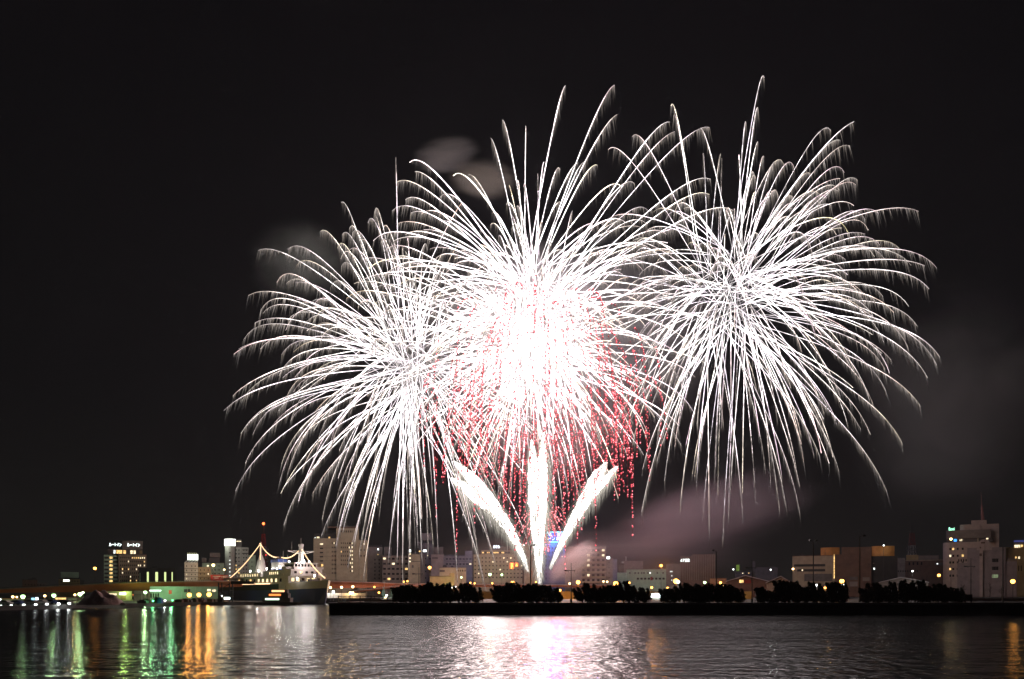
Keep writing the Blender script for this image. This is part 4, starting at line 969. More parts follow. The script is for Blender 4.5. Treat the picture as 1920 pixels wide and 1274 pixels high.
# fenced lit quay behind the bow, railings on the near quay, sail sculptures
t = empty("fence", (P(606, 1118, 402).x, 401.4, 2.5), label="white fence on the lit quay behind the ship's bow", cat="fence")
m = MB(); L_ = P(684, 1118, 402).x - P(606, 1118, 402).x
for i in range(44): m.box(L_ * i / 43 - .06, L_ * i / 43 + .06, -.05, .05, 0, 1.7)
for zz in (.3, 1.0, 1.7): m.tube([(0, 0, zz), (L_, 0, zz)], .05, 4)
m.build("railing", SHIPW, t); m = MB(); m.box(0, L_, 2.2, 2.4, 0, 2.3); m.build("panel_wall", SHIPW, t)
t = empty("guard_railing", (-40.5, 199, 2.5), label="dark guard railing on the left tip of the near quay", cat="railing")
m = MB()
for i in range(6): m.box(i * 2.55 - .10, i * 2.55 + .10, -.1, .1, 0, 1.85)
for zz in (.25, .7, 1.2, 1.72): m.tube([(0, 0, zz), (12.75, 0, zz)], .07, 4)
for i in range(9): m.box(.4 + i * .22, .43 + i * .22, -.02, .02, .25, .7)
m.build("rails", STEEL, t)
for j in range(5):
    D = 199 + 7.4 * (j + 1); m = MB()
t = empty("guard_railing", (-24.5, 240, 2.5), label="pale low guard railing left of the leftmost pine clump", cat="railing")
m = MB()
for i in range(5): m.box(i * 1.8 - .05, i * 1.8 + .05, -.05, .05, 0, 1.5)
for zz in (.4, .9, 1.45): m.tube([(0, 0, zz), (7.2, 0, zz)], .05, 4)
m.build("rails", SHIPW, t)
SAIL = M("sail_green_metal", (.30, .46, .38), .5, .15)
for px, dx, lb in ((719.5, 1, "left of two pale green sail-shaped sculptures beyond the quay tip"), (733, -1, "right of two pale green sail-shaped sculptures beyond the quay tip")):
    t = empty("sail_sculpture", (P(px, 1120, 330).x, 330, 2.5), 0, lb, "sculpture", "sail-shaped sculptures")
    m = MB(); m.extrude_y([(-.9, .6), (1.1 if dx > 0 else .8, .6), (.5, 2.5), (-.1 * dx, 4.6), (-.5, 3)], -.12, .12); m.build("sail", SAIL, t); m = MB(); m.cyl(-.3 * dx, .2, 0, 5.2, .1, .06, 6); m.box(-1, 1, -.4, .4, 0, .58); m.build("mast", SHIPW, t)
lamp(725, 1117, 326, "white", 900, "white lamp between the two sail-shaped sculptures", r=.42, e=7); lamp(722.5, 1121, 322, "warm", 400, "low warm lamp under the sail-shaped sculptures", r=.34, e=6); lamp(710.5, 1111.5, 380, "sodium", 1500, "orange lamp below the pale ramp", r=.45)
t = empty("flag_mast", (P(722.5, 1120, 335).x, 335, 2.5), label="slim pale mast with two slack stays beyond the quay tip", cat="mast")
m = MB(); m.tube([(0, 0, 0), (-.5, 0, 7)], .1, 6); m.tube([(-.5, 0, 7), (1.0, 0, 5.8)], .05, 5); m.tube([(-.4, 0, 6.2), (-1.1, 0, 7)], .05, 5); m.build("pole", SHIPW, t)
m = MB(); m.box(-.9, .9, -.4, .4, .5, 2.1); m.box(-.8, -.6, -.2, .2, 0, .497); m.box(.6, .8, -.2, .2, 0, .497); m.box(-.7, .7, -.44, -.403, .8, 1.8)
o = m.build("notice_board", STEEL); o.location = (P(1815, 1118, 212).x, 212, 2.5); tag(o, "dark notice board at the foot of the rightmost cross-shaped lamp", "notice board")
# long pale wall behind the pines, lit by the street lamps, and the right-hand terrace wall
m = MB(); m.box(-35, 85, 0, .5, 0, 2.9); m.box(-35, 85, -.1, .6, 2.903, 3.1)
o = m.build("boundary_wall", BEIGE); o.location = (P(1010, 1100, 340).x, 340, 2.5); tag(o, "long pale boundary wall behind the pine hedge", "wall")
m = MB(); m.box(0, 160, 0, .4, 0, .75); m.box(0, 160, -.06, .46, .753, .85)
o = m.build("boundary_wall", PINKG); o.location = (P(1808, 1115, 262).x, 262, 2.5); tag(o, "low pale wall right of the last pine clump", "wall")
m = MB(); m.box(0, 7, 0, 4, 0, .9); m.cyl(1.5, .5, .903, 1.2, .4, .3, 8); 
o = m.build("van_body", SIGN_WHITE) if False else None
t = empty("lit_kiosk", (P(1232, 1103, 330).x, 330, 2.5), label="glowing white kiosk front between two pine clumps under the pale green building", cat="kiosk")
m = MB(); m.box(-2.6, 2.6, 0, 2.4, 0, 2.3); m.box(-2.9, 2.9, -.5, 2.7, 2.303, 2.45); m.build("wall", GREYW, t)
m = MB(); m.box(-2.3, 2.3, -.08, -.004, .6, 2.2); m.build("lit_front", EM("kiosk_light", (.82, 1, .95), 7), t); point_light("kiosk_light", (0, -1.4, 1.5), (.8, 1, .92), 700, .6, t)

# ================================================================== PINES
LEAF = M("pine_needles", (.030, .045, .022), .8, .4, 1.2)
BARK = M("pine_bark", (.05, .035, .028), .9)
def crown_mesh(seed, hh, wd):
    r_ = np.random.default_rng(seed)
    V_, F_ = [], []; n = 0
    fingers = r_.integers(8, 11)
    for q in range(fingers):
        bx, by = r_.uniform(-wd, wd), r_.uniform(-1.3, 1.3)
        top = hh * r_.uniform(.74, 1.02); low = hh * r_.uniform(.06, .25); lean = -r_.uniform(.2, 1.0)
        for s in np.linspace(0, 1, 15):
            c = np.array([bx + lean * s * s * 1.3 + r_.normal(0, .12), by + r_.normal(0, .12), low + (top - low) * s])
            rad = .66 * (1 - .62 * s ** 2) * r_.uniform(.75, 1.25)
            m_ = 44
            d = r_.normal(size=(m_, 3)); d /= np.linalg.norm(d, axis=1)[:, None]
            cc = c + d * rad * r_.uniform(.35, 1.0, (m_, 1)) ** .6
            a = r_.normal(size=(m_, 3)) * .13; b_ = r_.normal(size=(m_, 3)) * .13
            V_.append(np.stack([cc - a, cc + a, cc + b_ * 1.4], 1).reshape(-1, 3))
            F_.append(np.arange(n, n + 3 * m_).reshape(-1, 3)); n += 3 * m_
    me = bpy.data.meshes.new("crown")
    v, f = np.concatenate(V_), np.concatenate(F_)
    me.vertices.add(len(v)); me.vertices.foreach_set("co", v.astype(np.float32).ravel())
    me.loops.add(f.size); me.loops.foreach_set("vertex_index", f.astype(np.int32).ravel())
    me.polygons.add(len(f)); me.polygons.foreach_set("loop_start", np.arange(0, f.size, 3, dtype=np.int32))
    me.update(); me.materials.append(LEAF)
    return me
crowns = [crown_mesh(40 + i, 5.0, 1.75) for i in range(5)]
trunks = []
for i in range(3):
    m = MB(); m.tube([(0, 0, 0), (.1, 0, 1.2), (-.2, .1, 2.6), (-.7, .1, 3.9)], [.2, .16, .11, .05], 7)
    for a in range(5): m.tube([(.05, 0, .8 + a * .5), (math.cos(a * 2.1) * 1.1 - .2, math.sin(a * 2.1) * .8, 1.8 + a * .55)], [.08, .03], 5)
    trunks.append(m.mesh("trunk", BARK))
ORD = ["first", "second", "third", "fourth", "fifth", "sixth", "seventh", "eighth", "ninth", "tenth"]
CL = [(743, 903, 1095, 10, "the leftmost clump"), (930, 1057, 1097, 9, "the clump before the launch site"), (1084, 1222, 1095.5, 9, "the clump below the balcony block"), (1244, 1396, 1096, 10, "the clump below the striped building"), (1424, 1588, 1093.5, 10, "the clump before the theatre"), (1620, 1803, 1092, 10, "the rightmost clump")]
for a, c, yt, n, lb in CL:
    for i in range(n):
        px = a + 9 + (c - a - 18) * i / (n - 1) + rng.uniform(-2.5, 2.5); D = 211 + rng.uniform(-2.2, 2.2)
        t = empty("pine_tree", ((px - 960) / F * D, D, 2.5), 0, "windswept dark pine, %s from the left in %s" % (ORD[i], lb), "tree", "windswept pines along the quay")
        hh = (Z(yt, D) - 2.5) / 5.0 * rng.choice((rng.uniform(.72, .9), rng.uniform(.92, 1.1)))
        if a == 743 and i == 0: hh *= .86
        if a == 1424 and i < 2: hh *= .72 + .12 * i
        cr_ = link("crown", crowns[rng.randrange(5)], t); cr_.scale = (rng.uniform(.82, 1.05), rng.choice((-1, 1)), hh)
        tk = link("trunk", trunks[rng.randrange(3)], t); tk.scale = (1, 1, hh)
# bare young trees before the grey-brick building
for px, hh, lb in ((1806, 6.5, "left"), (1856, 7.5, "middle"), (1878, 5.5, "right")):
    D = 440; t = empty("bare_tree", ((px - 960) / F * D, D, 2.5), 0, "bare leafless street tree before the grey-brick building, %s of three" % lb, "tree", "bare street trees")
    m = MB(); m.tube([(0, 0, 0), (.1, 0, hh * .5), (0, 0, hh)], [.16, .1, .03], 6); m.build("trunk", BARK, t)
    m = MB()
    for q in range(26):
        z0 = hh * rng.uniform(.3, .9); an = rng.uniform(0, 6.3); l_ = rng.uniform(.8, 2.0)
        p1 = (math.cos(an) * l_, math.sin(an) * l_, z0 + l_ * .9); m.tube([(0, 0, z0), p1], [.05, .02], 4)
        m.tube([(p1[0] * .5, p1[1] * .5, z0 + l_ * .45), (p1[0] * .5 + rng.uniform(-.6, .6), p1[1] * .5, z0 + l_ * .45 + .8)], [.03, .01], 4)
    m.build("branches", BARK, t)
# ================================================================== FIREWORKS
def tube_np(pts, rad, sides):
    n = len(pts)
    d = np.gradient(pts, axis=0); d /= np.linalg.norm(d, axis=1)[:, None] + 1e-9
    ref = np.where(np.abs(d[:, 1:2]) < .9, np.array([[0, 1., 0]]), np.array([[1., 0, 0]]))
    u = np.cross(d, ref); u /= np.linalg.norm(u, axis=1)[:, None]
    q = np.cross(d, u)
    an = 2 * np.pi * np.arange(sides) / sides
    v = pts[:, None] + rad[:, None, None] * (u[:, None] * np.cos(an)[None, :, None] + q[:, None] * np.sin(an)[None, :, None])
    i = np.arange(n - 1)[:, None] * sides; k = np.arange(sides)[None]; k2 = (k + 1) % sides
    f = np.stack([i + k, i + k2, i + sides + k2, i + sides + k], -1).reshape(-1, 4)
    return v.reshape(-1, 3), f
class Sparks:
    def __init__(s): s.v, s.c, s.q, s.t, s.n = [], [], [], [], 0
    def tube(s, pts, rad, col, sides=5):
        v, f = tube_np(pts, rad, sides)
        s.v.append(v); s.c.append(np.repeat(col, sides, axis=0)); s.q.append(f + s.n); s.n += len(v)
    def hairs(s, base, tip, r, cb, ct):
        """thin falling sparks: three-sided needles"""
        m = len(base)
        if m == 0: return
        off = np.array([[1, 0, 0], [-.5, .87, 0], [-.5, -.87, 0]])
        mid = base * .62 + tip * .38
        v = np.concatenate([base[:, None] + off[None] * r, mid[:, None] + off[None] * r * .8, tip[:, None]], 1)
        cm = cb * .30 + ct * .70
        c = np.concatenate([np.repeat(cb[:, None], 3, 1), np.repeat(cm[:, None], 3, 1), ct[:, None]], 1)
        o = (s.n + 7 * np.arange(m))[:, None]
        for a, b_ in ((0, 1), (1, 2), (2, 0)):
            s.q.append(np.concatenate([o + a, o + b_, o + 3 + b_, o + 3 + a], 1)); s.t.append(np.concatenate([o + 3 + a, o + 3 + b_, o + 6], 1))
        s.v.append(v.reshape(-1, 3)); s.c.append(c.reshape(-1, 3)); s.n += 7 * m
    def beads(s, p, r, col, el=1.0):
        m = len(p)
        if m == 0: return
        off = np.array([[1, 0, 0], [0, 1, 0], [-1, 0, 0], [0, -1, 0], [0, 0, el], [0, 0, -el]])
        v = p[:, None] + off[None] * np.reshape(r, (-1, 1, 1))
        o = (s.n + 6 * np.arange(m))[:, None]
        for a in range(4):
            b_ = (a + 1) % 4
            s.t.append(np.concatenate([o + a, o + b_, o + 4], 1)); s.t.append(np.concatenate([o + b_, o + a, o + 5], 1))
        s.v.append(v.reshape(-1, 3)); s.c.append(np.repeat(col[:, None], 6, 1).reshape(-1, 3)); s.n += 6 * m
    def build(s, name, parent, org):
        v = np.concatenate(s.v) - np.array(org); c = np.concatenate(s.c)
        q = np.concatenate(s.q) if s.q else np.zeros((0, 4), int); t = np.concatenate(s.t) if s.t else np.zeros((0, 3), int)
        me = bpy.data.meshes.new(name)
        me.vertices.add(len(v)); me.vertices.foreach_set("co", v.astype(np.float32).ravel())
        me.loops.add(q.size + t.size); me.loops.foreach_set("vertex_index", np.concatenate([q.ravel(), t.ravel()]).astype(np.int32))
        me.polygons.add(len(q) + len(t))
        me.polygons.foreach_set("loop_start", np.concatenate([np.arange(len(q)) * 4, q.size + np.arange(len(t)) * 3]).astype(np.int32))
        me.update()
        a = me.color_attributes.new("glow", 'FLOAT_COLOR', 'POINT')
        a.data.foreach_set("color", np.concatenate([c, np.ones((len(c), 1))], 1).astype(np.float32).ravel())
        me.materials.append(GLOW)
        return link(name, me, parent)
def sstep(x): x = np.clip(x, 0, 1); return x * x * (3 - 2 * x)
G_ = 9.8
WHITE, WARM = np.array([1.0, .93, .935]), np.array([1.0, .80, .62])
def path(c, V, k, t):
    vt = np.array([0, 0, -G_ / k]); e_ = (1 - np.exp(-k * t))[:, None] / k
    return c + vt * t[:, None] + (V - vt) * e_
def solve(c, tip, k, T):
    vt = np.array([0, 0, -G_ / k]); return (tip - c - vt * T) * k / (1 - math.exp(-k * T)) + vt
def trail(sp, c, V, k, T0, T1, r, bright=5.0, hair=1.0, h0=.42, sides=5, cold=False):
    n = 40
    e0, e1 = 1 - math.exp(-k * T0), 1 - math.exp(-k * T1)
    t = -np.log(1 - np.linspace(e0, e1, n)) / k
    # finer towards the end, where it curls
    p = path(c, V, k, t); u = np.linspace(0, 1, n)
    rad = r * (.45 + .55 * sstep(u / .3)) * (1 - (.4 if cold else .62) * sstep((u - .76) / .24))
    br = bright * (.30 + .70 * sstep(u / .25)) * (1 - (.3 if cold else .6) * sstep((u - .74) / .26))
    fl = 1 + .35 * nr.normal(size=n).clip(-1.6, 1.6); rad = rad * (1 + .10 * nr.normal(size=n).clip(-2, 2))
    tint = WHITE * np.array([1, nr.uniform(.93, 1.02), nr.uniform(.93, 1.06)])
    gold = np.array([1, nr.uniform(.74, .95), nr.uniform(.52, .9)]); w_ = (sstep((u - .55) / .45) * nr.uniform(.2, 1))[:, None]
    col = (tint[None] * (1 - w_) + tint[None] * gold[None] * w_) * (br * fl)[:, None]
    sp.tube(p, rad, col, sides)
    if hair <= 0: return
    seg = np.linalg.norm(np.diff(p, axis=0), axis=1).sum()
    m = int(seg * (1 - h0) / .27 * hair)
    if m < 2: return
    hu = h0 + (1 - h0) * np.sort(nr.random(m) ** .85)
    th = -np.log(1 - (e0 + (e1 - e0) * hu)) / k
    b_ = path(c, V, k, th)
    L_ = (1.2 + 4.6 * sstep((hu - h0) / (1 - h0))) * np.clip(nr.exponential(.75, m), .2, 2.0)
    hv = np.array([V[0], V[1], 0.0]); hv = hv / (np.linalg.norm(V) + 1e-6)
    d = np.array([0, 0, -1.0])[None] + hv[None] * .22 + nr.normal(0, .05, (m, 3))
    d /= np.linalg.norm(d, axis=1)[:, None]
    s_ = (.55 + .75 * nr.random(m)) * (1 - .35 * sstep((hu - .75) / .25)) * (.25 + .75 * sstep((hu - h0) / .2))
    mix = nr.random((m, 1)) * .6 + .2
    cb = (WHITE * mix + WARM * (1 - mix)) * (s_ * 1.0)[:, None]
    sp.hairs(b_, b_ + d * L_[:, None], .072, cb, cb * .03)
def sphere_dirs(n):
    i = np.arange(n) + .5; ph = np.arccos(1 - 2 * i / n); th = np.pi * (1 + 5 ** .5) * i
    d = np.stack([np.cos(th) * np.sin(ph), np.sin(th) * np.sin(ph), np.cos(ph)], 1) + nr.normal(0, .07, (n, 3))
    return d / np.linalg.norm(d, axis=1)[:, None]
GRP = "white firework shells bursting over the city"
def burst(label, centres, D, tips, n, R_, k=.88, T=3.0, r=.30, up=1.0, bright=5.0, shape=None, core=0):
    c0 = np.array(P(centres[0][0], centres[0][1], D))
    root = empty("firework_burst", tuple(c0), 0, label, "firework", GRP)
    px = D / F; items = []
    for tp in tips:
        dz = nr.normal(0, 22); ci = centres[nr.integers(len(centres))] if len(tp) < 3 else centres[tp[2]]
        c = np.array(P(ci[0], ci[1], D)) + nr.normal(0, 2.2, 3)
        tip = np.array(P(tp[0], tp[1], D + dz)); Ti = T * nr.uniform(.92, 1.12)
        items.append((c, solve(c, tip, k, Ti), Ti, True))
    dirs = sphere_dirs(n)
    for i in range(n):
        ci = centres[nr.integers(len(centres))]; c = np.array(P(ci[0], ci[1], D)) + nr.normal(0, 3.0, 3)
        sc = R_ * px * nr.uniform(.50, 1.0) ** .8
        if shape: sc *= shape(dirs[i])
        Ti = T * nr.uniform(.75, 1.1)
        V = dirs[i] * sc * k / (1 - math.exp(-k * Ti)); V[2] *= up
        # keep stars from falling into the ground
        zf = path(c, V, k, np.array([Ti]))[0, 2]
        if zf < 9:
            Ti *= .62
            if path(c, V, k, np.array([Ti]))[0, 2] < 9: continue
        items.append((c, V, Ti, False))
    for i in range(core):   # short stars of the bright heart
        ci = centres[nr.integers(len(centres))]; c = np.array(P(ci[0], ci[1], D)) + nr.normal(0, 3, 3)
        d = nr.normal(size=3); d /= np.linalg.norm(d); Ti = T * nr.uniform(.5, .8); V = d * nr.uniform(60, 185) * px * k / (1 - math.exp(-k * Ti))
        items.append((c, V, Ti, False))
    rest = Sparks(); cnt = 0
    for j, (c, V, Ti, main) in enumerate(items):
        sp = Sparks() if cnt < 100 else rest
        cold = (nr.random() < .22)
        trail(sp, c, V, k, .05 + .12 * nr.random(), Ti * (.72 if (cold and not main) else 1), r * nr.uniform(.6, 1.3), bright * nr.uniform(.6, 1.2), .3 if cold else (1.0 if main else .62), .38 if main else .45, cold=cold)
        if sp is not rest: sp.build("trail", root, c0); cnt += 1
    if rest.n: tag(rest.build("trails", root, c0), kind="stuff")
    return root
FD = 420.0
A = burst("left white firework burst with drooping palm trails above the ferry and cream hotel", [(752, 690), (785, 680), (775, 735), (800, 700), (760, 655)], FD + 12,
    [(457, 637), (453, 752), (474, 815), (488, 655), (519, 530), (537, 532), (540, 468), (555, 500), (601, 434), (640, 380), (642, 440), (661, 437), (633, 465), (702, 400), (655, 470), (742, 296), (540, 600), (528, 665), (523, 705), (537, 745), (545, 790), (528, 870), (540, 885), (568, 880), (532, 985), (604, 975), (633, 985), (560, 940), (652, 1062), (682, 1080), (680, 1010), (712, 960), (745, 1045), (755, 1092), (770, 1030), (783, 985), (803, 1030), (858, 1090), (812, 1020), (911, 1106), (900, 1060), (893, 1015), (920, 1030), (948, 985), (590, 570), (600, 640), (566, 620), (718, 432), (736, 472), (690, 418), (764, 452), (802, 470), (676, 455), (640, 500), (620, 540), (655, 430), (820, 505), (640, 880), (595, 830), (700, 890)],
    265, 345, T=3.0, r=.135, bright=3.5)
B = burst("right white firework burst fanning far over the right half of the city", [(1378, 545), (1380, 505), (1395, 575), (1330, 545), (1350, 590)], FD + 8,
    [(1433, 146, 0), (1422, 208, 0), (1399, 232), (1258, 199, 3), (1263, 217, 3), (1185, 257, 3), (1140, 281, 3), (1385, 300), (1415, 332), (1318, 290, 3), (1558, 245), (1575, 263), (1470, 310), (1522, 328), (1608, 338), (1574, 357), (1601, 386), (1540, 390), (1460, 372), (1488, 372), (1622, 412), (1628, 432), (1650, 460), (1688, 468), (1660, 488), (1640, 482), (1742, 542), (1704, 575), (1720, 612), (1762, 670), (1756, 684), (1725, 760), (1692, 832), (1662, 920), (1632, 815), (1630, 750), (1668, 700), (1702, 650), (1573, 884), (1500, 965), (1562, 858), (1540, 850), (1472, 940), (1392, 925), (1366, 965), (1340, 895), (1306, 912), (1275, 960), (1246, 902), (1203, 960), (1205, 880), (1186, 835), (1435, 880), (1590, 800), (1155, 800), (1600, 700), (1640, 600), (1655, 555), (1568, 440), (1230, 850)],
    240, 372, T=3.0, r=.13, bright=3.5, shape=lambda d: (.82 if d[0] < -.2 else (.86 if d[2] > .6 else 1.04)))
Cc = [(1000, 620), (992, 545), (1012, 580), (1030, 650), (975, 660), (1002, 700)]
C = burst("dazzling central firework burst, whitest and densest of the three", Cc, FD,
    [(1060, 161, 1), (1152, 160, 1), (1157, 215, 1), (942, 225, 1), (920, 259, 1), (986, 237, 1), (1330, 239, 2), (1256, 229, 2), (1265, 247, 2), (1120, 310, 1), (1098, 304, 1), (878, 328, 1), (850, 330, 1), (768, 305, 1), (778, 322, 1), (742, 343, 1), (825, 370, 1), (1020, 305, 1), (1008, 330, 1), (970, 345, 1), (1050, 318, 1), (1190, 345, 2), (1332, 336, 2), (1330, 365, 2), (1375, 395, 2), (1165, 350, 1), (1215, 395, 2), (1250, 440, 2), (1290, 430, 2), (760, 375, 1), (770, 400, 1), (745, 420, 1), (1272, 480, 2), (1310, 520, 3), (720, 520, 1), (700, 600, 4), (680, 487, 4), (690, 522, 0), (650, 560, 4), (700, 452, 1), (735, 396, 1), (664, 532, 4), (722, 470, 0), (760, 440, 1), (790, 402, 1), (640, 610, 4), (715, 560, 4), (675, 640, 4), (690, 505, 1), (745, 500, 0)],
    420, 315, T=2.6, r=.16, bright=5, core=260, shape=lambda d: 1.0 if d[2] > -.2 else .88)
# --- red willow of falling beads
RED, PINK = np.array([1.0, .06, .09]), np.array([1.0, .26, .29])
wl = np.array(P(1016, 655, FD - 30))
root = empty("firework_burst", tuple(wl), 0, "crackling red bead willow falling through the central white burst", "firework")
dirs = sphere_dirs(260); cnt = 0; rest = Sparks()
for i, d in enumerate(dirs):
    sp = Sparks() if cnt < 100 else rest
    Rr = 222 * FD / F * nr.uniform(.55, 1.02); k = .95; T = nr.uniform(4.4, 8.0)
    V = d * Rr * k / (1 - math.exp(-k * 5)); V[2] = V[2] * .75 + 5
    if d[2] > .55: T *= .6
    t = np.linspace(T * .42, T, 60); p = path(wl, V, k, t)
    ok = p[:, 2] > 11 + 10 * nr.random(); p = p[ok]
    if len(p) < 8: continue
    sp.tube(p, np.full(len(p), .06), np.repeat((RED * .25)[None], len(p), 0), 3)
    seg = np.r_[0, np.cumsum(np.linalg.norm(np.diff(p, axis=0), axis=1))]
    q = []; x = 0
    while x < seg[-1]: q.append(x); x += .5 + nr.exponential(1.3)
    q = np.array(q); b_ = np.stack([np.interp(q, seg, p[:, a]) for a in range(3)], 1) + nr.normal(0, .16, (len(q), 3))
    br = nr.uniform(.25, 1.7, (len(q), 1))
    sp.beads(b_ + np.array([0, .5, 0]), nr.uniform(.22, .42, len(q)), RED * br * .9, 1.5); sp.beads(b_ + np.array([0, -.6, 0]), nr.uniform(.10, .24, len(q)), PINK * br * 3.0, 1.4)
    if sp is not rest: sp.build("bead_string", root, wl); cnt += 1
if rest.n: tag(rest.build("bead_strings", root, wl), kind="stuff")
# --- low red burst just above the blue sign
lo = np.array(P(1015, 968, FD + 10)); root = empty("firework_burst", tuple(lo), 0, "small low red burst just above the blue hotel sign", "firework")
sp = Sparks()
for d in sphere_dirs(150):
    V = d * 15.5 * nr.uniform(.4, 1.1) * 1.2; T = nr.uniform(1.0, 1.9)
    p = path(lo, V, 1.2, np.linspace(.15, T, 12)); p = p[p[:, 2] > 12]
    if len(p) < 4: continue
    sp.tube(p, np.linspace(.08, .14, len(p)), (RED * .7)[None] * np.linspace(.3, 1.6, len(p))[:, None] + np.array([0, .12, .1]), 3)
    m = nr.integers(1, 5); idx = nr.integers(len(p) // 2, len(p), m)
    sp.beads(p[idx] + np.array([0, -.4, 0]), nr.uniform(.18, .42, m), np.repeat((PINK * 3)[None], m, 0), 1.3)
sp.build("sparks", root, lo); LOWRED = root
# --- comets rising from the launch site
base = P(1008, 1097, FD)
root = empty("comet_fountain", tuple(base), 0, "thick white comets fanning up from the launch site behind the pines", "firework")
CW = np.array([1.0, .97, .92])
def comet(pts, width, low=.12, hair=1800, name="comet", grow=.8, tip=.84):
    """pts: photo pixels from the ground up; width: greatest half-width in pixels"""
    q = np.array([P(a, b_, FD - 1) for a, b_ in pts]); s = np.linspace(0, 1, len(pts)); u = np.linspace(0, 1, 26)
    cf = [np.polyfit(s, q[:, a], min(2, len(pts) - 1)) for a in range(3)]
    p = np.stack([np.polyval(c_, u) for c_ in cf], 1)
    k = FD / F; rad = width * k * (low + (1 - low) * np.clip(u / grow, 0, 1) ** .9) * np.sqrt(np.clip(1 - (np.clip(u - tip, 0, 1) / (1.002 - tip)) ** 2, 0, 1)) + .05
    sp = Sparks()
    for q_ in range(7):
        off = nr.normal(size=3); off -= off.dot(p[-1] - p[0]) * (p[-1] - p[0]) / ((p[-1] - p[0]) ** 2).sum(); off /= np.linalg.norm(off); un = u * nr.uniform(.86, 1.0)
        pp = np.stack([np.interp(un, u, p[:, a]) for a in range(3)], 1); rr_ = np.interp(un, u, rad)
        sp.tube(pp + off[None] * (rr_ * .62)[:, None], rr_ * .38 * (1 + .22 * nr.normal(size=26).clip(-2, 2)) * (1 - .8 * sstep((u - .85) / .15)), CW[None] * (4 + 4 * sstep(u * 2))[:, None] * (.25 + .75 * sstep((u - .02) / .15))[:, None], 7)
    sp.tube(p, rad * .55, CW[None] * (5 + 4 * sstep(u * 2))[:, None] * (.25 + .75 * sstep((u - .02) / .15))[:, None], 10)
    d = np.gradient(p, axis=0); d /= np.linalg.norm(d, axis=1)[:, None]
    hu = nr.random(hair) ** .7; b_ = np.stack([np.interp(hu, u, p[:, a]) for a in range(3)], 1); dd = np.stack([np.interp(hu, u, d[:, a]) for a in range(3)], 1)
    rr = np.interp(hu, u, rad); rd = nr.normal(size=(hair, 3)); rd -= (rd * dd).sum(1)[:, None] * dd; rd /= np.linalg.norm(rd, axis=1)[:, None]
    st = b_ + rd * (rr * .72)[:, None]
    L_ = (.7 + rr * 1.9) * np.clip(nr.exponential(.9, hair), .25, 2.4)
    e_ = -dd * .9 + rd * .55 + np.array([0, 0, -.45]); e_ /= np.linalg.norm(e_, axis=1)[:, None]
    cb = CW[None] * nr.uniform(.5, 2.4, (hair, 1)) * np.array([1, .95, .86])
    sp.hairs(st, st + e_ * L_[:, None], .10, cb, cb * .04)
    sp.build(name, root, base)
comet([(1012, 1094), (1005, 960), (997, 824)], 12, .22, 2600, grow=.5, tip=.55); comet([(1011, 1095), (1016, 950), (1019, 812)], 12.5, .15, 2600, grow=.5, tip=.6); comet([(1012, 1090), (1010, 980), (1008, 880)], 10, .2, 900, grow=.5, tip=.5)
comet([(990, 1072), (945, 975), (852, 866)], 13, .06, 2600); comet([(984, 1062), (935, 970), (846, 897)], 12, .05, 2600); comet([(988, 1070), (950, 990), (902, 922)], 12.5, .05, 900)
comet([(1030, 1066), (1080, 965), (1138, 867)], 11.5, .05, 2600); comet([(1032, 1068), (1090, 962), (1159, 873)], 8, .05, 2600)
# the light the burning stars throw on city, smoke and harbour
for nm, par, off, col, pw, rad in (("burst_light", A, (0, 0, 0), (1, .86, .80), 62000, 10), ("burst_light", B, (0, 0, 0), (1, .80, .74), 30000, 10), ("burst_light", C, (0, 0, 0), (1, .86, .81), 58000, 12)):
    point_light(nm, off, col, pw, rad, par)
for (px, py, pw) in ((1008, 930, 62000), (1010, 1030, 20000), (930, 960, 72000), (1092, 950, 70000), (880, 900, 56000), (1140, 890, 34000)):
    point_light("comet_light", P(px, py, FD - 5) - Vector(base), (1, .80, .79), pw, 4 if 1000 < px < 1020 else 9, root)

rl = point_light("burst_light", P(1015, 968, FD + 4), (1, .05, .06), 85000, 13)
rl.parent = LOWRED; rl.location = (0, -6, 0)
